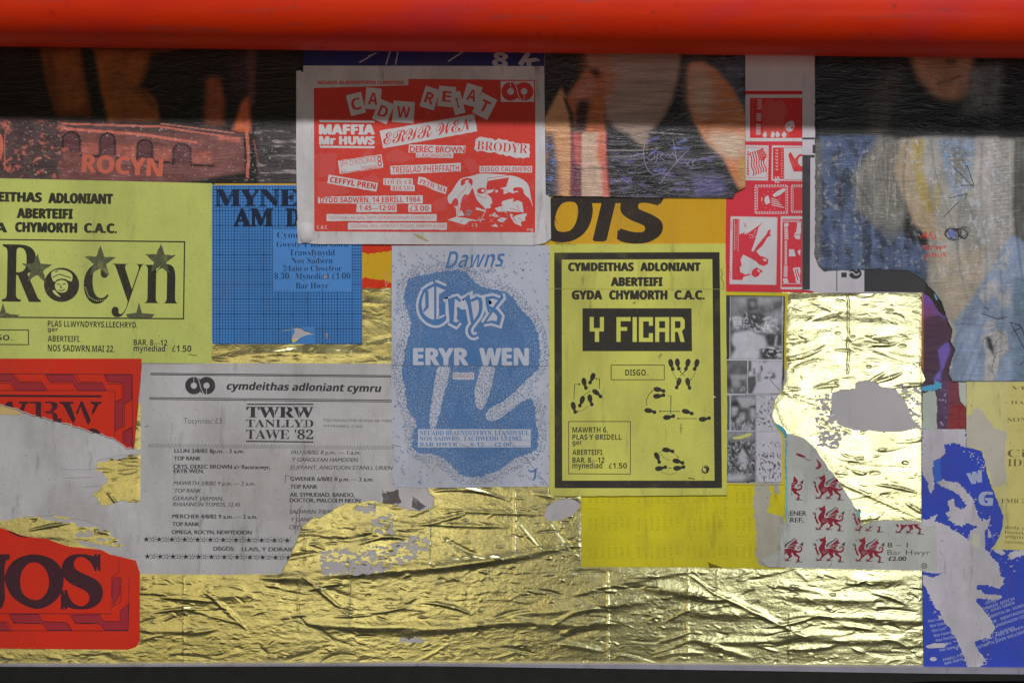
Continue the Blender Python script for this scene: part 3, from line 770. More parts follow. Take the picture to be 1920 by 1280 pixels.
# the little man in a cap inside the o
LT = ink_mat('lime_print', seen(176, 184, 110), LIME, .1)
s.shape('portrait', LT, smooth([(96, 512), (101, 507), (114, 505), (128, 508), (137, 515), (136, 528), (130, 527), (122, 522), (108, 523), (103, 530), (98, 524)], 2), 2)
s.shape('portrait', LT, smooth([(103, 532), (110, 525), (122, 525), (129, 532), (127, 545), (120, 549), (110, 548), (104, 541)], 2), 2)
s.shape('portrait', LT, smooth([(98, 545), (103, 543), (110, 552), (116, 558), (104, 553)], 1), 2)
K2 = ink_mat('black_fine_on_lime', BLACK, LIME, .15)
s.lines('portrait_line', K2, [[(99, 520), (112, 514), (134, 521)], [(104, 510), (110, 507)], [(107, 533), (113, 533)], [(118, 533), (124, 532)], [(115, 534), (114, 539), (118, 540)], [(110, 544), (117, 545), (123, 542)]], 1.6, 3)
s.lines('portrait_line', LT, dashes([(160, 538), (167, 556), (180, 564), (200, 562)], 14, .5), 1.6, 3)
for t, x0, x1, yt, yb in (('PLAS LLWYNDYRYS,LLECHRYD,', 90, 258, 601, 612), ('ger', 90, 109, 613, 621), ('ABERTEIFI,', 90, 151, 629, 640), ('NOS SADWRN,MAI 22,', 90, 215, 646, 658), ('BAR, 8—12', 251, 314, 636, 647), ('mynediad', 251, 310, 647, 658), ('£1.50', 323, 359, 647, 659)):
    s.text(t, x0, x1, yt, yb, K, 'b', .01)
s.lines('frame_line', K, [[(-60, 618.5), (54, 618.5)], [(54, 618), (54, 646)], [(54.5, 646), (-60, 645)]], 1.8)
s.text('DISGO..', -36, 26, 627, 637, K, 'b', .01)
s.lines('scribble', K, [[(354, 665), (358, 664), (363, 666), (369, 666)]], 1.4)
s.done()

# ---- mustard and red fragment, middle --------------------------------------------
MUST = seen(200, 158, 32); CRIM = seen(180, 38, 30)
poly = rect(672, 350, 1032, 540)
s = Sheet('poster_fragment', 'mustard and red painted strip showing between the blue poster and the pale blue dotted poster', 'poster', 1, poly, MUST, 'mustard')
ik = ink_mat('crimson_on_mustard', CRIM, MUST, .5)
s.shape('red_print', ik, jag([(672, 455), (735, 455), (735, 470), (710, 473), (690, 477), (686, 474), (672, 470)], 2, 4, 3))
s.shape('red_print', ik, jag([(672, 523), (690, 521), (722, 526), (735, 532), (735, 540), (672, 540)], 2, 4, 4))
s.shape('red_print', ik, jag([(735, 455), (855, 455), (853, 460), (735, 461)], 1, 4, 4))
s.lines('worn_line', ink_mat('grey_smear', seen(160, 140, 110), MUST, .5), [[(722, 512), (724, 538)], [(726, 514), (728, 532)]], 1.6, 2)
s.done()

# ---- mustard OTS poster -----------------------------------------------------------
OTS = seen(206, 158, 30)
poly = [(1020, 330), (1362, 330), (1360, 462), (1020, 462)]
s = Sheet('poster', 'mustard poster with huge black slanted letters OTS below the dark singer photo', 'poster', 2, poly, OTS, 'mustard_bright')
K = ink_mat('black_on_mustard', BLACK, OTS, .25)
s.text('O', 1008, 1098, 362, 451.5, K, 'b', .02, 0, .20, part='letter')
s.text('T', 1088, 1160, 364, 451, K, 'b', .02, 0, .24, part='letter')
s.text('S', 1161, 1236, 363, 453, K, 'b', .03, 0, .08, part='letter')
s.lines('crease_line', K, [[(1035, 398), (1046, 420)], [(1047, 438), (1047, 460)], [(1040, 456), (1070, 457)]], .8, 2)
s.done()

# ---- stamps poster -------------------------------------------------------------------
SR = seen(205, 52, 68)
poly = [(1358, 60), (1540, 60), (1540, 549), (1358, 546)]
s = Sheet('poster', 'crimson poster covered with white and red postage stamps right of the mustard OTS poster', 'poster', 1, poly, SR, 'stamp_red')
W = ink_mat('white_on_red', WHITE, SR, .25); RD = ink_mat('red_on_white', SR, WHITE, .25)
DR = ink_mat('dark_red_on_white', seen(196, 40, 44), WHITE, .3)
s.shape('white_margin', W, rect(1385, 60, 1527, 171))
s.shape('red_bar', ink_mat('deep_red', seen(190, 24, 40), SR, .2), rect(1385, 171, 1527, 176), 2)
def perf(x0, y0, x1, y1, r=1.7, pitch=5, rot=0):
    out = []
    def side(a, b):
        L = math.hypot(b[0] - a[0], b[1] - a[1]); n = max(2, int(L / pitch)); dx, dy = (b[0] - a[0]) / L, (b[1] - a[1]) / L; q = []
        for i in range(n):
            t = (i + .5) / n * L; q += [(a[0] + dx * (t - r), a[1] + dy * (t - r)), (a[0] + dx * t - dy * r * 1.1, a[1] + dy * t + dx * r * 1.1), (a[0] + dx * (t + r), a[1] + dy * (t + r))]
        return [a] + q
    c = [(x0, y0), (x1, y0), (x1, y1), (x0, y1)]
    for i in range(4): out += side(c[i], c[(i + 1) % 4])
    return rotp(out, rot, (x0 + x1) / 2, (y0 + y1) / 2) if rot else out
def stamp(x0, y0, x1, y1, rot=0): s.shape('stamp', W, perf(x0, y0, x1, y1, rot=rot), 1)
stamp(1396, 177, 1520, 266); stamp(1384, 272, 1441, 339, 1); stamp(1446, 273, 1520, 340, 1); stamp(1368, 406, 1457, 534, 1); stamp(1463, 405, 1530, 543)
# parade stamp
s.shape('stamp_picture', DR, rect(1406, 184, 1520, 259), 2)
TNT = ink_mat('mid_red', seen(205, 88, 82), SR, .8)
s.shape('stamp_picture_tint', TNT, jag([(1440, 186), (1468, 190), (1478, 210), (1470, 225), (1480, 256), (1430, 256), (1428, 200)], 3, 4, 8), 3)
s.lines('stamp_lettering', W, [[(1420, y), (1428, y)] for y in range(188, 208, 4)] + [[(1418, y), (1427, y)] for y in range(214, 228, 3)] + [[(1417, y), (1426, y)] for y in range(234, 254, 3)], 1.6, 4)
s.lines('stamp_lettering', TNT, [[(1436, y), (1440, y + 2)] for y in range(190, 256, 4)] + [[(1445, 200), (1447, 255)], [(1452, 202), (1456, 254)], [(1410, y0 := 192), (1412, 250)]], 1.4, 4)
s.shape('stamp_picture_tint', W, smooth([(1470, 236), (1478, 228), (1488, 226), (1490, 238), (1484, 248), (1474, 246)], 2), 4); s.dots('stamp_detail', DR, [(1479, 234, 1.6), (1485, 240, 2.4), (1474, 240, 1.2)], 8, 4)
for cx in (1434, 1449, 1458, 1470): s.shape('stamp_picture_tint', W, jag([(cx - 4, 252), (cx, 246), (cx + 4, 253), (cx + 2, 258), (cx - 3, 258)], 1.5, 2, cx), 4)
# flag stamp
for k in range(6):
    x = 1406 + k * 4.6
    s.stroke('stamp_picture', DR, smooth([(x, 287 - k * .8), (x + 4, 300 - k), (x + 2, 312 - k), (x + 8, 322 - k), (x + 6, 330 - k * 1.6)], 2, False), 2.2, 2)
s.shape('stamp_picture', DR, [(1419, 284), (1430, 278), (1438, 292), (1432, 302), (1424, 300)], 3)
s.dots('stamp_detail', W, [(1422 + (i % 5) * 3 + (i // 5) * .8, 285 + (i // 5) * 3.4 - (i % 5) * .9, .9) for i in range(22)], 6, 4)
s.lines('stamp_picture', DR, [[(1400, 290), (1431, 279)], [(1402, 300), (1404, 330)]], 1.1, 3); s.lines('stamp_lettering', DR, dashes([(1403, 284), (1401, 330)], 9, .6), 3, 2)
s.lines('stamp_border', DR, [[(1388, 276), (1438, 278)], [(1438, 278), (1437, 334)], [(1437, 334), (1398, 333)]], .7, 2)
# 52 stamp
s.shape('stamp_picture', DR, rect(1449, 277, 1469, 336), 2)
s.lines('stamp_lettering', W, [[(1453, y), (1459, y + 2)] for y in range(281, 320, 6)] + [[(1455, y + 3), (1458, y - 1)] for y in range(281, 320, 6)] + [[(1464, y), (1467, y + 1)] for y in range(281, 334, 5)], 1.1, 3)
s.text('52', 1453, 1453 + 13, 323, 331, W, 'b', 0, 90, level=3, part='stamp_lettering')
s.shape('stamp_picture', DR, [(1478, 290), (1482, 285), (1490, 298), (1498, 290), (1510, 288), (1510, 322), (1488, 322), (1480, 300)], 2)
s.shape('stamp_picture_tint', TNT, [(1481, 294), (1488, 304), (1492, 312), (1487, 316), (1482, 306)], 3)
s.shape('stamp_picture_tint', W, smooth([(1498, 294), (1508, 292), (1510, 312), (1500, 312), (1495, 304)], 2), 3)
s.lines('stamp_border', DR, [[(1469, 277), (1515, 277)], [(1470, 337), (1515, 337)], [(1469, 280), (1470, 336)]], .8, 2)
# small red stamps in outline
for q in (rect(1416, 348, 1476, 400), rect(1484, 348, 1530, 398)):
    s.lines('stamp_border', W, dashes(q + [q[0]], 44, .55), 3.0, 1); s.lines('stamp_border', W, [rect(q[0][0] + 3, q[0][1] + 3, q[2][0] - 3, q[2][1] - 3) + [(q[0][0] + 3, q[0][1] + 3)]], .7, 1)
s.shape('stamp_picture_tint', W, [(1448, 366), (1458, 358), (1470, 353), (1473, 357), (1462, 366), (1452, 370)], 2)
s.shape('stamp_picture_tint', W, [(1434, 370), (1440, 366), (1444, 380), (1436, 384), (1433, 377)], 2)
for k in range(4): s.stroke('stamp_picture_tint', W, [(1446, 372 + k * 4), (1458 + k * 4, 376 + k * 4.5)], 1.5, 2)
s.dots('stamp_detail', W, [(1445 + 16 * math.cos(a * .55), 376 + 17 * math.sin(a * .55), .8) for a in range(12)], 6, 2)
s.lines('stamp_lettering', W, dashes([(1420, 352), (1420, 394)], 12, .5), 2, 2); s.stroke('stamp_lettering', W, [(1428, 370), (1428, 378)], 1.2, 2)
# big singer stamp
kk, ox, oy = 8.0, 1350, 390
s.shape('stamp_picture', RD, sub([(190, 165), (290, 165), (290, 400), (320, 375), (330, 390), (370, 350), (360, 400), (400, 365), (385, 400), (655, 210), (580, 285), (520, 500), (470, 640), (500, 655), (560, 560), (690, 400), (725, 330), (760, 325), (745, 400), (780, 405), (710, 440), (640, 560), (610, 590), (540, 650), (600, 720), (650, 730), (725, 770), (715, 840), (650, 870), (590, 850), (540, 800), (470, 760), (430, 740), (350, 700), (310, 760), (325, 840), (300, 960), (380, 1000), (450, 980), (440, 1010), (350, 1030), (335, 1080), (180, 1075), (185, 600)], kk, ox, oy), 2)
s.shape('stamp_picture_tint', W, sub([(345, 700), (510, 860), (445, 950), (325, 860), (305, 780)], kk, ox, oy), 3, holes=[ell(ox + 432 / kk, oy + 842 / kk, 4.3, n=14)])
s.shape('stamp_picture', RD, sub([(480, 940), (540, 890), (620, 930), (640, 960), (600, 970), (580, 1020), (520, 1040), (470, 1000)], kk, ox, oy), 3)
s.shape('stamp_picture_tint', W, sub([(310, 870), (330, 950), (300, 960), (295, 880)], kk, ox, oy), 4); s.shape('stamp_picture_tint', W, sub([(640, 760), (700, 770), (690, 800), (650, 790)], kk, ox, oy), 4); s.shape('stamp_picture_tint', W, sub([(560, 920), (600, 940), (590, 965), (560, 950)], kk, ox, oy), 4)
s.lines('stamp_lettering', W, [sub([(215, 180), (215, 640)], kk, ox, oy), sub([(270, 180), (270, 660)], kk, ox, oy)], .7, 3)
s.lines('stamp_lettering', W, [sub([(232, y), (246, y + 14)], kk, ox, oy) for y in range(260, 600, 42)], 1, 3)
s.dots('stamp_detail', W, [(ox + x / kk, oy + y / kk, 1.1) for x, y in ((440, 400), (470, 405), (490, 410), (520, 380), (455, 445), (490, 440), (525, 430), (540, 330), (515, 350))], 6, 3)
s.lines('stamp_detail', DR, [sub([(350, 220), (400, 300)], kk, ox, oy), sub([(390, 225), (360, 290)], kk, ox, oy), sub([(160, 940), (160, 1050)], kk, ox, oy), sub([(170, 200), (175, 330)], kk, ox, oy)], .8, 2)
# tall stamp
s.shape('stamp_picture', RD, sub([(935, 165), (1230, 165), (1230, 1185), (922, 1185)], kk, ox, oy), 2)
s.lines('stamp_border', W, [sub([(935, 205), (1220, 205)], kk, ox, oy), sub([(935, 1135), (1220, 1135)], kk, ox, oy)], 1.2, 3)
s.lines('stamp_lettering', W, dashes(sub([(990, 300), (995, 480)], kk, ox, oy), 7, .7) + dashes(sub([(985, 870), (980, 1040)], kk, ox, oy), 6, .7), 7, 3)
s.lines('stamp_lettering', W, dashes(sub([(985, 490), (985, 860)], kk, ox, oy), 16, .7), 4.5, 3); s.lines('stamp_lettering', W, dashes(sub([(950, 185), (1200, 185)], kk, ox, oy), 11, .55), 2, 3)
for q in ([(960, 230), (1020, 225), (1030, 250), (1000, 290), (960, 285)], [(1150, 220), (1210, 215), (1210, 400), (1110, 400)], [(1105, 410), (1200, 410), (1200, 470), (1140, 465)], [(1030, 620), (1110, 625), (1130, 720), (1030, 730)], [(1160, 650), (1200, 620), (1200, 720)], [(1090, 900), (1200, 890), (1200, 1130), (1140, 1120)], [(940, 1060), (1000, 1050), (1030, 1120), (960, 1130)]):
    s.shape('stamp_picture_tint', W, jag(sub(q, kk, ox, oy), .8, 3, 5), 3)
s.lines('stamp_detail', RD, [sub([(1150, 240), (1130, 370)], kk, ox, oy), sub([(1120, 920), (1170, 1090)], kk, ox, oy), sub([(1150, 910), (1190, 1040)], kk, ox, oy)], 2, 4)
s.done()

# ---- narrow black and white strip poster -------------------------------------------
PW = seen(178, 174, 184); PK = seen(52, 52, 56)
poly = [(1504, 138), (1527, 138), (1640, 138), (1748, 500), (1731, 549), (1530, 549), (1520, 545), (1504, 543)]
s = Sheet('poster', 'white and charcoal poster strip with a printed S mark under the denim jacket photo', 'poster', 3, poly, PW, 'strip_white')
K = ink_mat('charcoal_on_white', PK, PW, .12)
s.shape('dark_bar', K, rect(1504, 258.5, 1527, 262)); s.shape('dark_bar', K, [(1504, 291), (1527, 291), (1527, 296), (1519, 296), (1518, 543), (1504, 543)])
s.shape('dark_bar', K, rect(1523, 272, 1540, 288)); s.shape('dark_block', K, [(1620, 500), (1760, 500), (1760, 549), (1620, 547)], clip=poly)
s.stroke('thin_rule', K, [(1568.5, 500), (1568.5, 546)], 1.6); s.shape('thin_rule', K, rect(1577, 511, 1587, 520))
s.shape('mark', K, ell(1603, 513, 12, 10, 24), 1); s.stroke('mark_gap', ink_mat('white_line', PW, PK, .1), smooth([(1590, 514), (1597, 508), (1604, 517), (1611, 512)], 2, False), 2.2, 2); s.stroke('mark_gap', ink_mat('white_line', PW, PK, .1), [(1598, 503), (1606, 507)], 2, 2)
s.done()

# ---- dark singer photo -----------------------------------------------------------------
def z7(p): return sub(p, 4.414, 1000, 90)
poly = [(1021, 60), (1397, 60), (1397, 352), (1378, 362), (1374, 372), (1200, 371), (1100, 369), (1023, 368)]
s = Sheet('photo_poster', 'crinkled dark photo of a bare armed singer in a black vest', 'poster', 4, poly, seen(40, 38, 42), 'black_gloss', .35, .4, .5)
p = Pic(1021, 60, 1397, 373, 1.2); p.fill(seen(28, 26, 30))
p.mottle(seen(60, 66, 82), .5, .7, 40, 60, 3, [(1260, 60), (1397, 60), (1397, 220), (1330, 150)])
sk = seen(138, 118, 108); orr = seen(156, 86, 52)
p.poly(z7([(0, 760), (230, 330), (330, 560), (330, 740), (300, 1260), (180, 1260), (90, 900)]), seen(176, 128, 92), 3, 1, .22, (30, 9), 3)
p.poly(z7([(410, -60), (1220, -60), (1205, 200), (1150, 420), (1070, 580), (960, 690), (830, 722), (700, 680), (600, 590), (560, 400), (470, 200)]), sk, 4, 1, .2, (60, 8), 4)
p.poly(z7([(420, -60), (700, -60), (600, 200), (560, 420), (430, 200)]), seen(150, 94, 66), 12, .7)
p.poly(z7([(560, 180), (700, 200), (640, 420), (600, 440)]), orr, 8, .7)
p.poly(z7([(270, 420), (420, 200), (480, 170), (580, 200), (600, 400), (590, 720), (430, 720), (330, 700), (300, 520)]), orr, 3, .95, .25, (14, 12), 5)
p.poly(z7([(300, 400), (430, 240), (540, 260), (480, 400), (360, 450)]), seen(165, 110, 92), 6, .8)
for a in range(4): p.line(z7([(390 + a * 18, 260 + a * 45), (540 + a * 10, 250 + a * 42)]), 2, seen(84, 44, 34), 2, .6)
p.poly(z7([(450, 170), (540, 175), (560, 230), (520, 250), (470, 210)]), seen(50, 28, 26), 3, .9)
p.poly(z7([(240, 400), (270, 420), (330, 540), (345, 720), (310, 720), (290, 560)]), seen(44, 26, 26), 2, .9)
p.poly(z7([(370, 430), (470, 430), (450, 560), (430, 720), (330, 720), (345, 560)]), seen(40, 24, 30), 4, .95)
p.poly(z7([(310, 700), (400, 700), (395, 1000), (390, 1240), (305, 1240)]), seen(104, 54, 68), 2, .95, .35, (6, 22), 6)
p.poly(z7([(330, 705), (400, 705), (385, 980), (345, 960)]), seen(206, 104, 96), 3, .8, .3)
p.poly(z7([(400, 700), (600, 700), (590, 860), (600, 1050), (620, 1240), (395, 1240)]), seen(196, 164, 146), 2, .95, .25, (10, 30), 7)
p.poly(z7([(530, 700), (592, 700), (588, 900), (560, 1000), (525, 900)]), seen(216, 102, 62), 4, .9, .25, (6, 20), 9)
p.poly(z7([(570, 760), (600, 900), (628, 1240), (575, 1240), (560, 1000)]), seen(212, 92, 84), 3, .85)
p.poly(z7([(592, 700), (606, 700), (604, 900), (596, 900)]), seen(208, 70, 100), 1, .9)
p.poly(z7([(96, 700), (160, 700), (200, 960), (215, 1240), (96, 1240)]), seen(48, 50, 66), 5, .95, .6, (8, 6), 10)
p.mottle(seen(90, 120, 190), .60, .7, 9, 4, 12, z7([(96, 760), (170, 760), (210, 1240), (96, 1240)]), .8)
# bare shoulder and arm on the right
p.poly(z7([(1290, 130), (1400, 120), (1520, 190), (1640, 330), (1750, 530), (1770, 1160), (1700, 1170), (1640, 1060), (1560, 900), (1420, 770), (1320, 600), (1275, 420), (1275, 240)]), seen(164, 100, 64), 3, 1, .2, (40, 9), 13)
p.poly(z7([(1290, 140), (1420, 150), (1500, 300), (1480, 520), (1380, 600), (1310, 520), (1280, 300)]), seen(160, 136, 120), 12, .9)
p.poly(z7([(1400, 720), (1560, 700), (1740, 720), (1745, 900), (1620, 920), (1520, 860)]), seen(182, 164, 146), 8, .85, .3, (16, 6), 5)
p.poly(z7([(1440, 600), (1460, 600), (1455, 700), (1435, 760)]), seen(120, 50, 26), 4, .7)
p.poly(z7([(1700, 950), (1760, 900), (1770, 1160), (1720, 1170)]), seen(150, 130, 70), 5, .7)
# vest, its bluish gloss painted in
p.mottle(seen(92, 90, 104), .52, .7, 46, 6, 31, z7([(620, 740), (1400, 700), (1640, 1000), (1640, 1250), (630, 1250)]), .5)
p.mottle(seen(120, 108, 170), .60, .74, 18, 6, 32, z7([(640, 850), (1500, 850), (1560, 1240), (640, 1240)]), .38)
p.poly(z7([(1320, 1070), (1560, 1060), (1600, 1210), (1340, 1220)]), seen(84, 80, 128), 7, .6, .3)
p.poly(z7([(790, 720), (960, 720), (930, 840), (870, 800)]), seen(150, 130, 118), 4, .8)
for q in ([(930, 780), (1040, 740)], [(1140, 830), (1290, 835)], [(1180, 800), (1270, 760)], [(960, 880), (1020, 850)], [(990, 1020), (1090, 1005)]): p.line(z7(q), 3, seen(130, 140, 220), 2, .8)
for q in ([(600, 850), (900, 850), (1050, 830)], [(600, 900), (800, 900), (950, 870)], [(850, 740), (960, 700), (1250, 720)]): p.line(z7(q), 1.6, seen(150, 140, 138), 1, .6)
for q in ([(600, 790), (780, 800), (1100, 810)], [(330, 1000), (660, 995)], [(1380, 1050), (1560, 1030)]): p.line(z7(q), 3.5, seen(14, 13, 18), 2, .7)
p.I *= (.70 + .6 * fbm(p.X, p.Y, 60, 5, 76, 4))[..., None]
p.build(s, 'photo_print', poly, picture_mat('singer', .27, .8, .5, .3))
PEN = ink_mat('silver_pen', seen(140, 134, 170), seen(80, 76, 96), .6)
s.lines('signature', PEN, [z7(q) for q in (smooth([(920, 790), (905, 880), (930, 990), (980, 1050), (1050, 1050), (1100, 1005)], 2, False), [(1155, 760), (1185, 940), (1300, 830)], [(1300, 830), (1170, 960), (1040, 1130)], smooth([(950, 900), (990, 860), (1010, 900), (960, 940), (940, 910)], 2, False), smooth([(1030, 860), (1020, 940), (1000, 950)], 1, False), smooth([(1030, 860), (1080, 870), (1040, 905), (1085, 935)], 1, False), [(1090, 900), (1110, 880), (1130, 905), (1150, 870), (1200, 940)], [(1250, 930), (1300, 990)], [(1300, 925), (1262, 985)], [(1315, 930), (1318, 980)], [(1318, 940), (1340, 925), (1320, 950)])], .95, 1)
s.hang = .0008; s.done()

# ---- denim jacket photo ---------------------------------------------------------------------
poly = [(1527, 60), (1990, 60), (1990, 715), (1785, 715), (1777, 700), (1782, 676), (1790, 655), (1780, 640), (1784, 618), (1772, 592), (1764, 566), (1748, 545), (1730, 525), (1704, 508), (1640, 505), (1560, 507), (1545, 509), (1534, 498), (1527, 480), (1528, 380)]
poly = jag(poly, 1.2, 6, 9, keep=(0, 1, 2))
s = Sheet('photo_poster', 'large worn photo of a long haired singer in denim with pen scribbles', 'poster', 4, poly, seen(60, 58, 60), 'worn_gloss', .35, .6, .5)
p = Pic(1527, 60, 1990, 716, 1.4); p.fill(seen(20, 18, 20))
dn = seen(66, 88, 134)
p.poly([(1700, 60), (1830, 60), (1815, 180), (1790, 190), (1755, 182), (1722, 150), (1708, 110)], seen(176, 112, 66), 6, 1, .2, (30, 30), 3)
p.line([(1755, 158), (1780, 152), (1800, 142)], 3, seen(80, 40, 30), 2, .8); p.poly([(1770, 112), (1792, 110), (1790, 124), (1774, 122)], seen(70, 40, 30), 4, .7)
p.poly([(1620, 170), (1690, 110), (1690, 180), (1660, 250), (1630, 262)], seen(72, 60, 56), 10, .8, .5, (10, 40))
p.poly([(1535, 256), (1645, 256), (1655, 340), (1660, 420), (1740, 470), (1738, 520), (1704, 508), (1527, 506), (1527, 300)], dn, 3, 1, .5, (22, 26), 5, 3)
p.mottle(seen(30, 40, 60), .50, .66, 16, 20, 8, [(1527, 262), (1650, 262), (1735, 500), (1527, 506)], .75)
p.mottle(seen(104, 108, 170), .54, .7, 40, 8, 9, [(1550, 262), (1640, 262), (1640, 310), (1550, 310)], .7)
for x in range(1560, 1725, 13): p.line([(x + rnd.uniform(-3, 3), 420 + rnd.uniform(-10, 20)), (x + rnd.uniform(-6, 6), 503)], rnd.uniform(2, 4), seen(28, 36, 56) if x % 2 else seen(96, 116, 156), 2, .6)
p.poly([(1527, 262), (1542, 262), (1540, 400), (1536, 500), (1527, 505)], seen(96, 94, 96), 2, .9, .4)
p.poly([(1600, 330), (1645, 258), (1695, 258), (1706, 330), (1692, 420), (1650, 432), (1605, 390)], seen(122, 118, 110), 5, .95, .4, (12, 34), 6, 6)
p.poly([(1650, 400), (1700, 390), (1680, 450), (1655, 440)], seen(118, 116, 112), 6, .8)
for i in range(26):
    x = rnd.uniform(1600, 1690); p.line([(x, rnd.uniform(262, 340)), (x + rnd.uniform(-14, 14), rnd.uniform(345, 430))], rnd.uniform(.8, 1.8), seen(168, 164, 156) if i % 2 else seen(70, 68, 68), .8, .5)
p.poly([(1690, 262), (1740, 256), (1900, 262), (1990, 262), (1990, 540), (1930, 560), (1860, 600), (1780, 612), (1735, 540), (1740, 450), (1700, 380), (1676, 320)], seen(150, 146, 140), 3, 1, .35, (26, 40), 7)
p.poly([(1676, 320), (1690, 262), (1720, 262), (1712, 340), (1745, 385), (1770, 455), (1740, 445), (1712, 420)], seen(196, 166, 124), 3, .95, .15)
p.poly([(1725, 262), (1740, 262), (1726, 330), (1716, 350)], seen(206, 208, 214), 3, .6, .4, (6, 12))
p.poly([(1712, 262), (1733, 262), (1728, 320), (1742, 360), (1750, 400), (1732, 395), (1714, 340)], seen(172, 146, 40), 3, .95, .25)
p.poly([(1750, 340), (1764, 338), (1760, 400), (1748, 390)], seen(186, 160, 80), 4, .7)
p.poly([(1757, 262), (1830, 262), (1822, 300), (1812, 350), (1800, 380), (1782, 360), (1766, 300)], seen(120, 142, 176), 5, .8, .5, (9, 12), 11)
p.mottle(seen(150, 190, 240), .58, .7, 7, 9, 14, [(1757, 262), (1832, 262), (1820, 360), (1780, 350)], .9)  # pale blue highlights painted in
p.poly([(1780, 280), (1812, 280), (1808, 340), (1790, 350)], seen(120, 118, 112), 5, .9)
p.poly([(1900, 262), (1990, 262), (1990, 560), (1900, 520)], seen(84, 84, 78), 4, .95, .5, (20, 26), 12)
p.mottle(seen(130, 170, 210), .56, .7, 10, 30, 16, [(1910, 262), (1990, 262), (1990, 480), (1905, 440)], .6)  # blue glints painted on the dark strip
p.poly([(1880, 400), (1900, 440), (1900, 530), (1870, 560), (1850, 500)], seen(116, 112, 104), 7, .7, .5)
# ribbed clear tape
p.poly([(1826, 262), (1888, 262), (1893, 420), (1896, 716), (1840, 716), (1838, 450), (1828, 330)], seen(190, 184, 184), 1.5, .5, .3, (8, 6), 13)
p.poly([(1828, 258), (1872, 258), (1862, 320), (1848, 360), (1832, 330)], seen(202, 192, 190), 3, .85, .3, (5, 5))
p.poly([(1815, 130), (1880, 120), (1870, 210), (1800, 215), (1812, 180)], seen(120, 122, 126), 8, .7, .6, (10, 8), 17)
for y in np.arange(262, 440, 3.4): p.line([(1862, y), (1890, y + 1)], 1.2, seen(110, 106, 108), .3, .75)
for y in np.arange(130, 262, 3.6): p.line([(1840, y), (1880, y + 1)], 1.2, seen(70, 70, 74), .5, .5)  # upper tape ribs painted darker, as they lie in the rail's shade
p.line([(1891, 262), (1894, 420), (1893, 716)], 1.6, seen(220, 214, 214), .5, .8)
# skin and jeans below
p.poly([(1740, 470), (1840, 470), (1835, 540), (1800, 590), (1784, 610), (1760, 560)], seen(170, 150, 124), 6, .8, .2)
p.line([(1785, 500), (1812, 530), (1830, 545)], 3, seen(110, 90, 70), 3, .6); p.line([(1838, 460), (1836, 530)], 4, seen(190, 140, 50), 2, .6)
jn = seen(122, 144, 180)
p.poly([(1782, 612), (1800, 590), (1830, 545), (1860, 500), (1895, 440), (1930, 460), (1990, 470), (1990, 716), (1777, 716)], jn, 4, 1, .35, (18, 30), 18, 3)
p.poly([(1900, 520), (1990, 520), (1990, 716), (1896, 716)], seen(84, 112, 138), 4, .8, .4)
p.mottle(seen(176, 170, 170), .5, .66, 20, 30, 19, [(1830, 540), (1895, 460), (1895, 620), (1840, 620)], .75)
for q in ([(1775, 660), (1800, 620), (1810, 580)], [(1800, 715), (1830, 640), (1845, 600)], [(1815, 715), (1842, 650)], [(1790, 606), (1870, 612)], [(1780, 690), (1806, 640)]): p.line(q, 2.6, seen(70, 88, 120), 2, .6)
p.poly([(1768, 604), (1778, 600), (1792, 618), (1784, 650), (1772, 640), (1770, 620)], seen(178, 172, 156), 2, .95, .3); p.poly([(1768, 668), (1782, 660), (1784, 690), (1772, 712), (1768, 700)], seen(172, 166, 150), 2, .95, .3)
p.poly([(1838, 630), (1852, 622), (1885, 620), (1890, 655), (1876, 668), (1862, 716), (1842, 716), (1848, 660)], seen(186, 178, 172), 2, .8, .5, (4, 8), 20)
p.poly([(1846, 632), (1856, 632), (1862, 652), (1862, 668), (1852, 652)], seen(34, 34, 48), 1.5, .95)
for q in ([(1840, 648), (1845, 632), (1860, 630)], [(1860, 660), (1866, 640), (1876, 632)], [(1862, 680), (1868, 660), (1886, 656)], [(1846, 640), (1850, 655)], [(1870, 620), (1884, 628), (1886, 645)], [(1858, 700), (1864, 660)]): p.line(q, 1.2, seen(60, 56, 60), .5, .8)
p.poly([(1690, 505), (1732, 505), (1736, 540), (1725, 525)], seen(46, 76, 106), 3, .8)
p.mottle(seen(226, 224, 230), .655, .72, 5, 6, 21, [(1690, 262), (1900, 262), (1900, 540), (1740, 520), (1700, 380)], .65)  # white glints of the glossy surface, painted as specks
p.mottle(seen(200, 196, 190), .66, .73, 7, 7, 25, [(1530, 262), (1900, 262), (1900, 700), (1600, 500), (1530, 500)], .45)
for q_, w_, c_ in (([(1536, 300), (1600, 330), (1640, 400)], 3, 60), ([(1700, 262), (1690, 360), (1720, 470), (1745, 540)], 3.5, 70), ([(1745, 262), (1752, 330), (1790, 430), (1800, 500)], 3, 84), ([(1800, 380), (1790, 470), (1812, 560)], 3, 96), ([(1840, 270), (1836, 380), (1850, 480), (1845, 590)], 3, 90), ([(1870, 460), (1880, 560), (1872, 700)], 2.5, 80), ([(1905, 262), (1900, 400), (1915, 520)], 4, 50), ([(1550, 360), (1620, 420), (1700, 440)], 3, 40), ([(1560, 300), (1580, 380), (1575, 480)], 3, 50)): p.line(smooth(q_, 2, False), w_, seen(c_, c_, c_ * 1.05), 2.5, .55); p.line([(x + 4, y) for x, y in smooth(q_, 2, False)], 1.6, seen(170, 174, 184), 1.5, .18)  # folds painted as dark lines, each with a faint highlight beside it
gy_ = p.I.mean(-1, keepdims=True); p.I = (p.I * .72 + gy_ * .28) * .70
p.I *= ((.72 + .56 * fbm(p.X, p.Y, 26, 60, 71, 5)) * (.80 + .40 * fbm(p.X, p.Y, 9, 34, 72, 4)))[..., None]
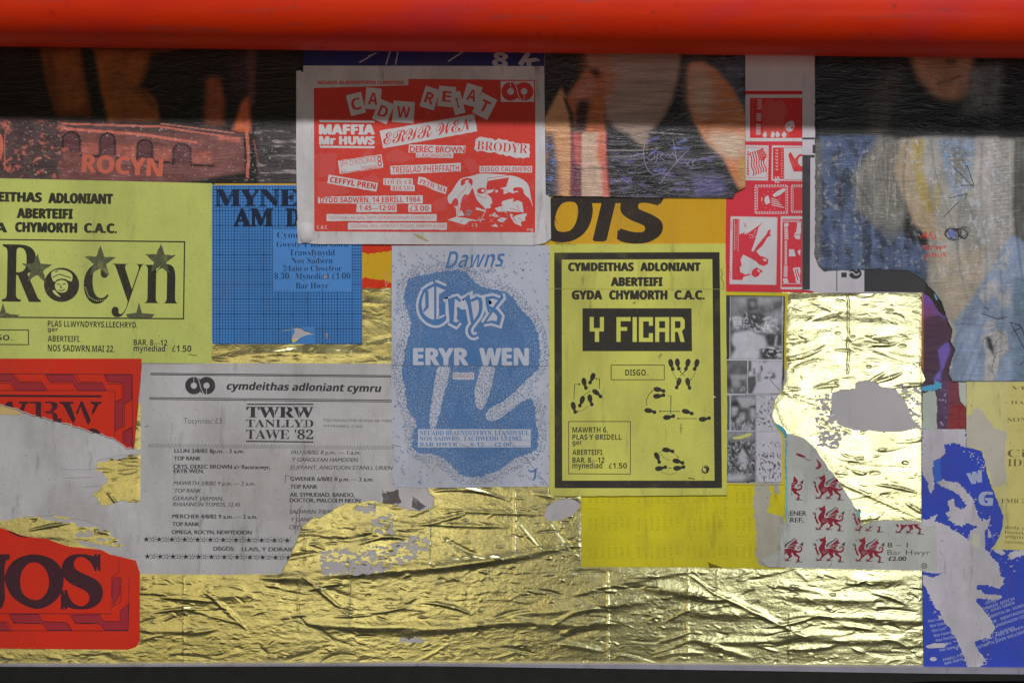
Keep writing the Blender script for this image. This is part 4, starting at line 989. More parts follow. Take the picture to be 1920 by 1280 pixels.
p.mottle(seen(206, 210, 222), .60, .70, 5, 8, 73, [(1690, 262), (1726, 262), (1716, 345), (1700, 345)], .75); p.mottle(seen(150, 186, 226), .60, .70, 5, 6, 74, [(1760, 262), (1832, 262), (1824, 320), (1770, 320)], .75); p.mottle(seen(190, 196, 210), .64, .72, 6, 14, 75, [(1740, 300), (1890, 300), (1890, 520), (1760, 520)], .6)  # more painted glints, white-blue specks on top of the darkened print
p.build(s, 'photo_print', poly, picture_mat('denim', .30, .5, .4, .3))
PB = ink_mat('black_pen', seen(38, 36, 52), seen(120, 116, 120), .15); PR = ink_mat('red_pen', seen(190, 44, 44), seen(150, 130, 120), .3)
s.text('Afu', 1724, 1752, 433, 447, PR, 'r', 0, 4, .2); s.text('tarw', 1727, 1766, 455, 467, PR, 'r', 0, 4, .2); s.text('ymus', 1731, 1772, 473, 484, PR, 'r', 0, -4, .2); s.stroke('lettering', PR, [(1768, 463), (1772, 460), (1770, 467)], 1.6)
s.lines('scribble', PB, [[(1783, 310), (1825, 352)], [(1800, 348), (1825, 348)], [(1812, 310), (1825, 348)], [(1778, 372), (1812, 364)], [(1812, 364), (1808, 374)], [(1798, 377), (1769, 407)], [(1840, 588), (1870, 598), (1886, 594)], [(1846, 575), (1852, 582)], [(1893, 604), (1912, 610), (1925, 640), (1930, 660)], [(1893, 604), (1925, 665)], [(1896, 622), (1914, 614), (1902, 606)], [(1910, 684), (1925, 672), (1920, 700)], [(1776, 436), (1772, 428)]], 1.3)
s.lines('scribble', PB, [ell(1780 + i * 2.2, 438 + (i % 3), 10 + (i % 4), 9 + i % 3, 16, i * 22) for i in range(6)] + [ell(1800 + i * 2, 437, 12, 7, 16, i * 30) for i in range(5)], 1.1)
s.shape('scribble', ink_mat('blue_pen', seen(90, 100, 170), seen(120, 116, 120), .5), smooth([(1777, 432), (1788, 430), (1790, 446), (1779, 446)], 2), 1)
s.hang = .0007; s.done()

# ---- blue graph paper poster ------------------------------------------------------------------
BL = seen(60, 114, 174)
tear = [(547, 636), (549, 627), (553, 620), (549, 615), (557, 613), (566, 615), (571, 619), (580, 621), (588, 623), (589, 626), (580, 627), (573, 629), (566, 632), (558, 637), (553, 642), (549, 643)]
poly = rrect(398.5, 347.5, 679, 645, 4)
s = Sheet('poster', 'blue graph paper poster with black serif lettering and a torn hole near its foot', 'poster', 3, poly, None, 'graph')
s.paper('paper', poly, paper_mat('graph_blue', BL, .5, .45), holes=[jag(tear, 1, 4, 3)])
G = ink_mat('grid_navy', seen(30, 66, 116), BL, .35); G2 = ink_mat('grid_dark', seen(26, 58, 104), BL, .3); BP = ink_mat('plain_blue', seen(74, 126, 190), BL, .1); K = ink_mat('black_on_blue', seen(26, 32, 48), BL, .25)
def outside_hole(x, y): return not (546 < x < 590 and 612 < y < 644)
seg = [[], []]
for i in range(51):
    x = 401 + i * 5.52
    if x < 678: 
        if 546 < x < 590: seg[i % 5 == 2] += [[(x, 350), (x, 612)], [(x, 643.6), (x, 644.8)]]
        else: seg[i % 5 == 2].append([(x, 349), (x, 644.5)])
for i in range(54):
    y = 351 + i * 5.52
    if y < 644:
        if y > 612: seg[i % 5 == 3] += [[(399, y), (546, y)], [(590, y), (678.6, y)]]
        else: seg[i % 5 == 3].append([(399, y), (678.6, y)])
s.lines('grid', G, seg[0], 1.0, 1); s.lines('grid', G2, seg[1], 1.6, 2)
s.shape('text_panel', BP, rect(512, 430, 660, 546), 3)
s.text('MYNEDIAD', 404, 690, 355, 387, K, 's', .03, level=3, part='title_lettering', clip=rect(399, 347, 600, 400)); s.text('AM', 439, 512, 392, 424, K, 's', .03, level=3, part='title_lettering'); s.text('DDIM', 537, 640, 392, 424, K, 's', .03, level=3, part='title_lettering')
for t, x0, x1, yt, yb in (('Cymdeithas', 520, 610, 435, 446), ('Gwesty Y Rhiw Goch', 519, 653, 453, 463), ('Trawsfynydd', 543, 628, 468, 479), ('Nos Sadwrn', 547, 624, 483, 494), ('24ain o Chwefror', 531, 641, 498, 508), ('8.30.', 515, 545, 512, 523), ('Mynediad £1.00', 554, 657, 512, 523), ('Bar Hwyr', 555, 616, 530, 541)):
    s.text(t, x0, x1, yt, yb, K, 's', -.018, level=4)
s.shape('stain', ink_mat('rust_stain', seen(150, 120, 110), BL, .5), jag([(608, 518), (614, 516), (613, 522), (607, 522)], 1, 2, 3), 4)
s.shape('stain', ink_mat('rust_stain', seen(150, 120, 110), BL, .5), jag([(611, 624), (615, 624), (614, 634), (611, 634)], 1, 2, 4), 4)
s.lines('peeled_flake', ink_mat('pale_flake', seen(220, 206, 120), BL, .1), [[(530, 620), (545, 618)]], .8, 4)
s.done()
tag(Sheet('paper_edge', 'thin yellow and pink poster edge peeping out above the blue graph paper poster', 'paper strip', 2, rect(402, 344.5, 560, 350), seen(206, 160, 50), 'must_edge').done())

# ---- red and white poster -----------------------------------------------------------------------
CW = seen(176, 174, 178); CR = seen(206, 56, 44)
poly = [(556, 134), (568, 133), (568, 124), (1020, 125), (1022, 250), (1023, 365), (1032, 371), (1033, 448), (1022, 456), (1000, 460), (850, 459), (700, 458), (600, 458), (584, 457), (575, 455), (566, 448), (560, 436), (558, 400), (556, 300)]
s = Sheet('poster', 'red and white poster of cut out band name strips with a gramophone drawing, top centre', 'poster', 5, poly, CW, 'cadw_white', .5, 1.1)
R = ink_mat('scarlet', CR, CW, .35, dirt=.25); R2 = ink_mat('scarlet_text', seen(196, 52, 50), CW, .35, dirt=.2); W = ink_mat('white_strip', CW, CR, .12, dirt=.3); FD = ink_mat('faded_red', seen(206, 84, 82), CR, .6)
s.shape('red_field', R, [(589, 166), (766, 161), (766, 149), (1003, 151), (1004, 300), (1003, 436), (700, 435), (590, 434)])
for i, q in enumerate(([(590, 290), (632, 288), (628, 330), (596, 332)], [(723, 292), (745, 278), (778, 296), (760, 305), (728, 304)], [(594, 340), (640, 345), (660, 362), (598, 372)], [(812, 380), (840, 365), (838, 395), (815, 400)], [(865, 296), (890, 300), (900, 318), (885, 328)], [(655, 352), (700, 325), (718, 340), (690, 352)])):
    s.shape('faded_patch', FD, jag(q, 2, 5, i), 2)
def strip(q, seed=0, j=.5): s.shape('paper_strip', W, jag(q, j, 5, seed), 2)
def word(t, x0, x1, yt, yb, f='b', off=.0, rot=0, sh=0): s.text(t, x0, x1, yt, yb, R2, f, off, rot, sh, 4)
s.text('NEUADD BLAENDYFFRYN LLANDYSUL', 597, 759, 152.5, 159, R2, 'b', .02, 0, 0, 2)
def tile(ch, cx, cy, w, h, rot, fs):
    q = rotp(rect(cx - w / 2, cy - h / 2, cx + w / 2, cy + h / 2), rot, cx, cy); s.shape('letter_tile', W, q, 3)
    a = rotp([(cx - fs[0] / 2, cy + fs[1] / 2)], rot, cx, cy)[0]
    s.text(ch, a[0], a[0] + fs[0], a[1] - fs[1], a[1], R2, 'b', .0, rot, 0, 4)
tile('C', 668, 196, 29, 40, -14, (18, 22)); tile('A', 700, 186, 29, 40, 5, (18, 22)); tile('D', 719, 210, 29, 40, 22, (17, 21)); tile('W', 757, 211, 40, 40, 4, (25, 21))
tile('R', 806, 185, 28, 40, 17, (17, 21)); tile('E', 838, 182, 32, 38, 5, (17, 20)); tile('I', 858, 194, 20, 42, -14, (5, 18)); tile('A', 885, 180, 30, 40, 16, (18, 21)); tile('T', 909, 200, 32, 42, 27, (17, 22))
s.shape('emblem_panel', W, rect(939, 153, 1001, 192), 2); emblem(s, 'emblem', R2, W, 970, 172.5, 60, 3)
s.shape('paper_strip', W, [(599, 226), (702, 227), (703, 231), (600, 230)], 2); s.shape('paper_strip', W, [(600, 274), (704, 275), (702, 279), (601, 278)], 2)
s.text('MAFFIA', 600, 702, 235, 252.5, W, 'b', .05, 0, 0, 3); s.text('Mr HUWS', 600, 702, 257, 271.5, W, 'b', .05, 0, 0, 3)
strip([(712, 246), (889, 215), (895, 247), (719, 279)], 1); word('ERYR WEN', 720, 889, 251, 273, 'c', .0, -10)
strip([(767, 272), (873, 274), (872, 288), (850, 288), (850, 297), (780, 296), (780, 287), (766, 287)], 2); word('DEREC BROWN', 769, 871, 275, 286, 'r', .02, .8); word("a'r RACARACWYR", 781, 847, 288.5, 295, 'r', .01, .8)
strip([(892, 262), (898, 258), (950, 263), (956, 267), (992, 270), (993, 296), (970, 297), (940, 291), (922, 287), (895, 285), (889, 280)], 3, 2.2); word('BRODYR', 894, 989, 265, 281, 's', -.01, 4.5)
strip([(634, 302), (716, 290), (719, 315), (638, 327)], 4); s.lines('strip_outline', R2, [[(636, 303), (717, 292)], [(639, 325), (718, 314)]], .8, 4); word("JIM O'ROURKE", 639, 707, 305, 313, 'r', -.01, -8); word("a'i", 640, 649, 318, 324, 'r', -.01, -8); word('Hoelion', 679, 708, 311, 319, 'l', -.01, -8); word('8', 709, 717, 294, 313, 'r', .0, -6)
strip([(732, 312), (864, 306), (864, 322), (733, 328)], 5); word('TREIGLAD PHERFFAITH', 736, 861, 313.5, 325, 'b', -.01, -1.6)
strip([(899, 312), (998, 312), (998, 324), (899, 324)], 6); word('DISGO CALIMERO', 902, 996, 314, 322, 'b', -.015, 0)
strip([(617, 328), (709, 344), (706, 360), (614, 344)], 7); word('CEFFYL PREN', 619, 705, 332, 342, 'b', .02, 9)
strip([(719, 335), (774, 335), (775, 348), (778, 348), (778, 359), (733, 358), (733, 348), (719, 347)], 8); word("LOUIS A'R", 721, 773, 337, 346, 's', -.01, 0); word('ROCYRS', 736, 775, 349, 357, 's', -.01, 0)
strip([(785, 332), (798, 334), (810, 342), (839, 352), (836, 365), (815, 358), (800, 350), (783, 346)], 9); word("PETH 'MA", 786, 838, 335, 343.5, 's', -.0, 20)
strip([(597, 369), (760, 367), (793, 367), (793, 382), (597, 382)], 10); word('DYDD SADWRN, 14 EBRILL 1984', 601, 788, 370.5, 380.5, 'b', .01, -.4)
strip(rect(669, 383, 744, 398), 11); word('1·45—12·00', 674, 741, 385.5, 395, 'b', .01); strip(rect(766, 384, 809, 398), 12); word('£3.00', 769, 804, 386, 396, 'b', .01)
strip(rect(613, 402, 819, 415), 13); word('TOCYNNAU AR GAEL TRWY DDANFON AMLEN STAMPIEDIG I', 616, 812, 405.5, 411, 'l', -.012)
strip(rect(653, 418, 838, 431), 14); word("GOGINAN, HEOL DINBYCH Y PYSGOD, ABERTEIFI (612500)", 659, 836, 421, 427, 'l', -.012)
s.text('C.A.C.', 595, 616, 423, 429.5, W, 'b', -.02, level=2); s.text('mg', 988, 1000, 427, 433, W, 'r', 0, level=2)
def g2(q): return sub(q, 10.667, 830, 320)
s.shape('drawing', W, smooth(g2([(140, 680), (100, 600), (100, 510), (180, 430), (280, 260), (360, 160), (600, 110), (720, 66), (900, 66), (1300, 92), (1500, 130), (1660, 220), (1730, 320), (1760, 520), (1815, 770), (1740, 560), (1660, 510), (1600, 420), (1400, 470), (1250, 420), (880, 760), (820, 800), (640, 640), (520, 560), (420, 650), (250, 660), (200, 640)]), 1), 2)
D3 = lambda q, m=R2, lv=3, sm=1: s.shape('drawing', m, smooth(g2(q), sm) if sm else g2(q), lv)
D3([(360, 190), (480, 150), (590, 165), (605, 230), (590, 330), (560, 280), (510, 230), (470, 250), (430, 280), (410, 300), (370, 320)]); D3([(480, 190), (540, 200), (500, 240), (430, 250)], W, 4)
D3([(600, 330), (640, 480), (700, 620), (860, 760), (820, 800), (620, 690), (560, 900), (440, 900), (360, 760), (380, 560), (440, 470), (520, 500), (560, 420)]); D3([(200, 600), (250, 550), (310, 580), (320, 700), (240, 730), (190, 650)])
D3([(910, 210), (1330, 140), (1270, 330), (1100, 370), (880, 400), (870, 340)], sm=0); D3([(680, 400), (740, 350), (860, 345), (860, 460), (720, 470)]); D3([(780, 370), (850, 390), (820, 440), (770, 430)], W, 4)
D3([(890, 470), (1180, 380), (1400, 460), (1420, 560), (1180, 680), (1000, 740), (980, 560)], sm=0); D3([(1000, 390), (1200, 350), (1230, 440), (1150, 500), (1000, 500)], R2, 4); D3([(1050, 400), (1110, 390), (1100, 440), (1060, 450)], W, 4); D3([(1220, 400), (1320, 440), (1220, 480)], W, 4, 0)
D3([(1390, 350), (1560, 330), (1625, 400), (1610, 520), (1740, 560), (1780, 700), (1790, 900), (1640, 880), (1610, 700), (1500, 600), (1440, 460)]); D3([(1420, 420), (1500, 410), (1520, 440), (1440, 440)], W, 4)
for q in ([(1190, 620), (1320, 580), (1420, 560), (1400, 650), (1270, 700), (1180, 690)], [(1040, 760), (1500, 600), (1590, 640), (1620, 840), (1300, 820), (1110, 830)], [(1340, 870), (1400, 880), (1410, 950), (1460, 900), (1640, 860), (1690, 870), (1640, 960), (1660, 1000), (1560, 1030), (1580, 1120), (1440, 1060), (1370, 960)], [(220, 720), (270, 760), (280, 950), (330, 900), (360, 700), (320, 560), (350, 470), (430, 440), (470, 520), (420, 660), (330, 600)], [(300, 920), (380, 780), (440, 900)], [(100, 990), (260, 930), (450, 950), (700, 1000), (540, 1010), (440, 1090), (280, 1040)], [(580, 600), (640, 610), (700, 640), (860, 780), (780, 780), (680, 690), (570, 640)], [(660, 740), (760, 760), (860, 800), (850, 830), (740, 800), (670, 790)], [(960, 1110), (1070, 1070), (1110, 1135)], [(970, 900), (1040, 840), (1110, 930), (1040, 930)], [(1090, 1000), (1160, 940), (1290, 960), (1200, 1040), (1120, 1020)], [(440, 830), (520, 780), (590, 820), (540, 900), (470, 900)], [(860, 680), (920, 650), (970, 740), (900, 770)]):
    D3(q, W, 3, 0)
rr = random.Random(4)
s.lines('drawing', R2, [g2(q) for q in ([(1170, 700), (1180, 790)], [(1340, 760), (1470, 790), (1600, 850)], [(1480, 680), (1530, 780)], [(330, 480), (300, 560)], [(320, 700), (300, 920)], [(470, 300), (440, 400), (350, 460)], [(560, 320), (540, 360)], [(900, 160), (890, 260), (870, 560)], [(900, 160), (1330, 100)], [(1420, 960), (1480, 1040)], [(1500, 940), (1600, 1000)], [(1390, 900), (1430, 1000)], [(690, 500), (860, 560)], [(700, 480), (720, 520)], [(1150, 960), (1200, 1000)], [(470, 850), (540, 820), (520, 880)], [(1010, 890), (1050, 880), (1060, 920)], [(390, 1000), (350, 1040)])], .75, 4)
s.dots('drawing', W, [(*g2([(rr.uniform(430, 700), rr.uniform(990, 1150))])[0], rr.uniform(.5, 1.6)) for _ in range(16)] + [(*g2([(rr.uniform(930, 1290), rr.uniform(850, 1130))])[0], rr.uniform(.4, 1.4)) for _ in range(26)], 5, 3)
s.lines('drawing', W, [g2([(870, 800), (760, 1000), (755, 1040)]), g2([(740, 940), (700, 1000), (850, 975)]), g2([(1240, 830), (1290, 860)])], 1.0, 4)
ST = ink_mat('ochre_stain', seen(150, 134, 92), CW, .6, dirt=.6)
s.shape('stain', ST, jag([(775, 437), (785, 440), (806, 452), (800, 454), (784, 446)], 1.2, 4, 4), 2)
s.hang = .0011; s.done()
# curled lower-left corner
V, F = [], []; nu, nv = 14, 10
for i in range(nu + 1):
    for j in range(nv + 1):
        u, v = i / nu, j / nv
        x = 557 + 36 * u; y = 414 + 43 * v - 3 * u * v
        if u < .02 + v * v * .25: x = 557 + 36 * (.02 + v * v * .25) * (u / max(.02, (.02 + v * v * .25))) + v * v * 3
        bul = math.sin(math.pi * min(1, max(0, u * 1.0))) * math.sin(math.pi * min(1, v * .95 + .02)) ** .7
        V.append((WX(x), -(5 * STEP + TH + .0002) - .0065 * bul * (.3 + .7 * v), WZ(y)))
for i in range(nu):
    for j in range(nv):
        a = i * (nv + 1) + j; F.append((a, a + 1, a + nv + 2, a + nv + 1))
o = link('curled_corner', V, F, paper_mat('cadw_white', CW), None, smooth=True)
root = [q for q in C.objects if q.get('label', '').startswith('red and white poster')][0]
o.parent = root; o.matrix_parent_inverse = root.matrix_world.inverted(); o.matrix_parent_inverse.translation = -root.location

# ---- flame red poster, two torn pieces ------------------------------------------------------------
FR = seen(236, 58, 38)
def hatch(s, clipq, mat, pitch=1.9, ang=1, level=3):
    xs = [q[0] for q in clipq]; ys = [q[1] for q in clipq]; seg = []
    h = max(ys) - min(ys)
    x = min(xs) - h
    while x < max(xs):
        seg.append([(x, min(ys)), (x + h, max(ys))] if ang > 0 else [(x + h, min(ys)), (x, max(ys))]); x += pitch
    V, F = [], []
    for q in seg:
        v, f = stroke_poly(q, pitch * .42); o = len(V); V += v; F += [tuple(i + o for i in w) for w in f]
    s.add('hatching', mat, V, F, level, clip=clipq)
def pat(s, q, MR, MK, FRm, close=True):
    s.shape('pattern', MR, q, 1); hatch(s, q, FRm, 2.3, -1, 2)
    s.lines('pattern_outline', MK, [q + [q[0]]], 1.0, 3)
poly0 = [(-60, 672), (266, 672), (266, 690), (251, 841), (235, 838), (210, 820), (160, 805), (110, 790), (60, 778), (20, 764), (-60, 740)]
poly = jag(poly0, 2.0, 4, 4, keep=(0, 1, 2))
def up(q): return sub(q, 6.4, 0, 660)
MR = ink_mat('maroon', seen(112, 34, 50), FR, .35, dirt=.2); MK = ink_mat('black_on_red', seen(46, 34, 42), FR, .4, dirt=.2); FM = ink_mat('flame_line', seen(150, 44, 50), FR, .1, dirt=.2)
s = Sheet('torn_poster', 'torn top piece of a flame red poster with hatched border and stencil letters', 'poster', 4, poly, FR, 'flame', .5, .35)
for q in ([(0, 262), (155, 262), (235, 365), (510, 372), (565, 460), (205, 460), (140, 350), (0, 345)], [(548, 268), (890, 268), (940, 372), (1235, 375), (1290, 460), (930, 460), (870, 352), (600, 352)], [(1260, 270), (1588, 270), (1585, 560), (1480, 615), (1480, 885), (1385, 930), (1385, 605), (1490, 560), (1490, 370), (1310, 350)], [(1590, 900), (1590, 1140), (1490, 1090), (1490, 960)]):
    pat(s, up(q), MR, MK, FM)
s.lines('pattern_outline', MK, [up(q) for q in ([(-300, 256), (1592, 266)], [(190, 262), (235, 350), (500, 352), (585, 458), (900, 458)], [(920, 268), (965, 355), (1240, 358)], [(0, 370), (125, 372), (180, 458)], [(-300, 455), (205, 458)], [(600, 372), (860, 374)], [(1250, 268), (1310, 378), (1470, 385), (1470, 555), (1385, 590)], [(1300, 462), (1385, 465), (1383, 1010)], [(1592, 266), (1595, 1120)], [(1585, 578), (1500, 620), (1500, 890), (1383, 945)], [(1592, 893), (1475, 950), (1475, 1080)])], .9, 3, )
s.clip = poly
s.stroke('title_rule', MK, up([(-300, 520), (1225, 528)]), 4, 2)
W_ = lambda q: s.shape('title_lettering', MK, up(q), 2)
W_([(90, 600), (110, 590), (150, 590), (170, 660), (60, 640)]); W_([(228, 590), (355, 592), (350, 612), (320, 618), (290, 700), (240, 690), (275, 615), (232, 612)])
W_([(358, 592), (500, 592), (500, 800), (435, 800), (435, 615), (360, 610)]); W_([(540, 592), (640, 592), (690, 610), (700, 660), (660, 700), (640, 712), (690, 740), (700, 800), (745, 790), (745, 840), (650, 840), (630, 740), (540, 725), (545, 710), (610, 700), (632, 660), (620, 612), (545, 608)])
W_([(715, 592), (890, 594), (885, 615), (848, 620), (912, 800), (885, 860), (760, 625), (720, 612)]); W_([(975, 585), (1000, 590), (1095, 810), (1070, 870), (1050, 850), (970, 650), (935, 750), (918, 725)]); W_([(1090, 592), (1228, 594), (1222, 614), (1190, 622), (1120, 750), (1105, 715), (1140, 630), (1092, 612)])
s.shape('title_lettering', MK, up([(1060, 920), (1120, 910), (1180, 930), (1215, 970), (1180, 985), (1110, 955)]), 2)
s.stroke('torn_edge', ink_mat('torn_white', seen(200, 190, 190), FR, .3), [(x, y - .6) for x, y in poly if y > 737 and x < 249][::-1], 1.2, 2)
s.done()
poly = [(-60, 980), (0, 989), (15, 993), (40, 1003), (55, 1006), (90, 1010), (110, 1018), (130, 1024), (190, 1030), (205, 1038), (255, 1050), (262, 1072), (262, 1200), (255, 1212), (240, 1217), (-60, 1214)]
s = Sheet('torn_poster', 'torn lower piece of a flame red poster with huge black letters, bottom left', 'poster', 2, poly, seen(224, 54, 36), 'flame_low', .5, .35)
s.clip = poly
MKl = ink_mat('black_on_red', BLACK, FR); MRl = MR
def dn_(q): return sub(q, 4.922, 0, 980)
s.shape('band_lettering', MKl, dn_([(-100, 285), (93, 285), (93, 330), (60, 345), (45, 400), (45, 560), (50, 700), (20, 785), (-100, 785)]), 2)
s.shape('band_lettering', MKl, smooth(dn_([(40, 480), (110, 350), (240, 290), (360, 285), (500, 330), (590, 440), (590, 600), (520, 720), (380, 798), (240, 770), (110, 680), (55, 570)]), 2), 2, holes=[smooth(dn_([(185, 520), (210, 420), (290, 350), (400, 380), (460, 500), (450, 620), (370, 715), (270, 700), (200, 640)]), 2)])
s.text('S', 118, 190, 1040, 1139, MKl, 's', .02, level=2, part='band_lettering')
s.shape('torn_black', MKl, smooth(dn_([(60, 62), (130, 75), (220, 100), (300, 115), (310, 132), (200, 130), (120, 100)]), 1), 2)
for q in ([(100, 840), (360, 840), (400, 905), (620, 915), (670, 990), (440, 985), (400, 925), (130, 915)], [(660, 845), (920, 845), (960, 905), (1110, 905), (1110, 810), (1150, 770), (1190, 745), (1185, 985), (970, 985), (920, 925), (700, 915)], [(-60, 915), (60, 920), (100, 990), (-60, 990)], [(1045, 500), (1110, 500), (1110, 650), (1045, 760), (1035, 640)]):
    pat(s, dn_(q), MRl, MKl, FM)
s.lines('pattern_outline', MKl, [dn_(q) for q in ([(-60, 832), (1025, 835), (1030, 500)], [(-60, 990), (1185, 990), (1195, 500)], [(85, 840), (130, 920), (370, 925)], [(-60, 905), (75, 908), (115, 988)], [(640, 842), (700, 925), (880, 925)], [(1120, 500), (1120, 720), (1030, 775)], [(560, 912), (620, 915), (660, 985)], [(1025, 500), (1100, 450), (1100, 330)])], .9, 3)
s.done()

# ---- cream gummy remains beside the flame red poster ----------------------------------------------
tag(Sheet('paper_scrap', 'buff torn scrap with gold edge above the big grey torn patch at left', 'paper scrap', 1.4, jag([(-60, 742), (0, 755), (20, 763), (44, 775), (36, 777), (-60, 776)], 1, 4, 2), seen(186, 160, 110), 'buff').done())
m_ = jag([(-60, 772), (0, 771), (45, 775), (110, 790), (165, 806), (212, 824), (252, 842), (264, 842), (264, 850), (222, 853), (205, 858), (186, 861), (180, 867), (203, 874), (172, 879), (117, 880), (119, 884), (162, 891), (175, 893), (160, 894), (117, 896), (120, 899), (176, 903), (200, 908), (186, 910), (155, 913), (157, 917), (194, 923), (198, 926), (172, 928), (174, 932), (197, 936), (180, 944), (200, 948), (230, 940), (268, 945), (268, 1040), (240, 1045), (205, 1035), (150, 1020), (140, 1000), (170, 992), (200, 990), (160, 975), (100, 966), (50, 968), (0, 978), (-60, 985)], .9, 6, 11)
tag(Sheet('torn_paper', 'large torn patch of plain grey backing paper at left between the two flame red pieces', 'torn paper', 0.6, m_, GREY, 'backing_grey', .7, 1.2).done())

# ---- grey schedule poster ------------------------------------------------------------------------------
poly0 = [(265, 683), (400, 681), (560, 681), (740, 682), (740, 905), (746, 912), (802, 914), (805, 925), (815, 932), (812, 950), (796, 956), (780, 958), (760, 953), (745, 947), (722, 944), (700, 938), (670, 942), (650, 943), (632, 952), (612, 963), (600, 972), (590, 968), (580, 977), (568, 985), (562, 1000), (556, 1015), (546, 1040), (536, 1058), (526, 1075), (400, 1076), (263, 1075)]
poly = jag(poly0, 1.3, 5, 6, keep=(0, 1, 2, 3, 29, 30))
s = Sheet('poster', 'grey festival schedule poster of small typed lines, its lower right corner torn away', 'poster', 4, poly, GREY, 'sched_grey', .6, .9, rot=.35)
K = ink_mat('black_on_grey', seen(46, 45, 48), GREY, .3); KG = ink_mat('grey_typed', seen(70, 68, 72), GREY, .35)
s.clip = poly
s.lines('rule', K, [[(283, 699.5), (740, 704)], [(283, 702), (740, 706.5)], [(281, 745), (740, 750)], [(281, 748), (740, 753)]], 1.6)
emblem(s, 'emblem', K, ink_mat('grey_gap', GREY, GREY), 376, 722.5, 56.5, 1)
s.text('cymdeithas adloniant cymru', 425, 713, 716, 730, K, 'bi', .02, .9)
s.lines('rule', K, [[(464, 757.5), (588, 757.5)], [(462, 826.5), (588, 828)]], 2.4)
s.text('TWRW', 463, 588, 762, 782, K, 's', .02, .2, part='title_lettering'); s.text('TANLLYD', 462, 588, 786, 800, K, 's', -.0, .2, part='title_lettering'); s.text("TAWE '82", 462, 588, 805, 822, K, 's', .0, .3, part='title_lettering')
gp = ink_mat('stencil_gap', GREY, GREY)
s.lines('stencil_gap', gp, [[(x, 762), (x + dx, 783)] for x, dx in ((483, 0), (514, 2), (536, 0), (560, 2))] + [[(x, 785), (x, 801)] for x in (476, 497, 526, 545, 573)] + [[(x, 804), (x, 823)] for x in (478, 512, 536)], 1.1, 2)
s.text('Tocynnau: £3', 345, 416, 783, 793, K, 'r', -.005, .2)
s.text('TOCYNNAU POB NOSON AR WERTH', 606, 742, 785, 789.5, KG, 'r', .0, .6); s.text('YM MHABELL C.A.C.', 606, 682, 796, 800, KG, 'r', .0, .5)
ck = []
for r_ in range(4):
    for i in range(150): 
        if (i + r_) % 2 == 0: ck.append((280 + i * 3.1, 832 + r_ * 1.9 + i * 3.1 * .009, 1.05))
s.dots('chequered_rule', K, ck, 4)
for t, x0, x1, yb, it in (('LLUN 2/8/82 8p.m. - 2 a.m.', 328, 458, 848, 0), ('TOP RANK', 327, 377, 862, 0), ("CRYS, DEREC BROWN a'r Racaracwyr,", 326, 507, 877.5, 0), ('ERYR WEN.', 327, 383, 886, 0), ('MAWRTH 3/8/82 9 p.m. — 2 a.m.', 326, 478, 908.5, 1), ('TOP RANK', 327, 377, 922.5, 1), ('GERAINT JARMAN,', 325, 419, 937, 1), ('RHIANNON TOMOS, 12.45', 325, 450, 948, 1), ('MERCHER 4/8/82 9 a.m. — 2 a.m.', 324, 483, 970.5, 0), ('TOP RANK', 324, 375, 985, 0), ('OMEGA, ROCYN, NEWYDDION', 323, 472, 1000, 0),
                          ('IAU 5/8/82 8 p.m. — 1 a.m.', 546, 676, 850.5, 1), ('Y GANOLFAN HAMDDEN', 547, 670, 864.5, 1), ('ELIFFANT, ANGYLION STANLI, URIEN', 545, 735, 879, 1), ('GWENER 6/8/82 8 p.m. — 2 a.m.', 545, 700, 900.5, 0), ('TOP RANK', 545, 596, 915, 0), ('AIL SYMUDIAD, BANDO,', 544, 665, 930, 0), ('DOCTOR, MALCOLM NEON', 544, 676, 940.5, 0), ('SADWRN 7/8/82', 543, 625, 962, 1), ('Y GANOLFAN', 545, 612, 976.5, 1), ('CRYS', 542, 566, 991, 1), ('DISGOS:', 401, 440, 1031, 0), ('LLAIS, Y DDRAIG', 454, 553, 1032, 0)):
    s.text(t, x0, x1, yb - 7.4, yb, K if not it else KG, 'i' if it else 'r', .016 if it else .030, .35)
for yy, x0 in ((1010, 271), (1042, 273)):
    i = 0; x = x0 + 4
    while x < 548:
        s.shape('star_border', K, star(x, yy + (x - x0) * .008, 6.2, -90 + (12 if i % 2 else -4)), 1)
        if i % 2: s.shape('star_border', gp, star(x, yy + (x - x0) * .008, 3.6, -78), 2)
        s.dots('star_border', K, [(x + 6, yy - 4, 1), (x + 6, yy + 4, 1), (x + 5.5, yy, .9)], 5)
        x += 12; i += 1
s.lines('crease_line', ink_mat('crease_shade', seen(90, 86, 84), GREY, .6), [[(718, 944), (720, 928), (717, 918)], [(745, 947), (748, 932), (744, 916)], [(775, 950), (782, 935), (772, 930)], [(779, 955), (800, 948)], [(555, 1000), (556, 960), (566, 948)], [(562, 985), (562, 952)], [(535, 905), (536, 890), (546, 893)], [(272, 800), (280, 797)]], 1.3, 2)  # creases drawn as dark strokes, their shade put into the ink
s.shape('smudge', ink_mat('soot', seen(70, 64, 62), GREY, .95), jag([(716, 925), (748, 918), (752, 942), (735, 946), (720, 944)], 3, 4, 9), 2); s.shape('smudge', ink_mat('soot', seen(70, 64, 62), GREY, .95), jag([(775, 932), (798, 948), (786, 957), (772, 950)], 2, 4, 9), 2)
s.stroke('torn_edge', ink_mat('torn_brown', seen(120, 100, 80), GREY, .3), [q for q in poly if q[1] > 905 and q[1] < 1074 and q[0] > 520][::1], 1.0, 3)
s.done()

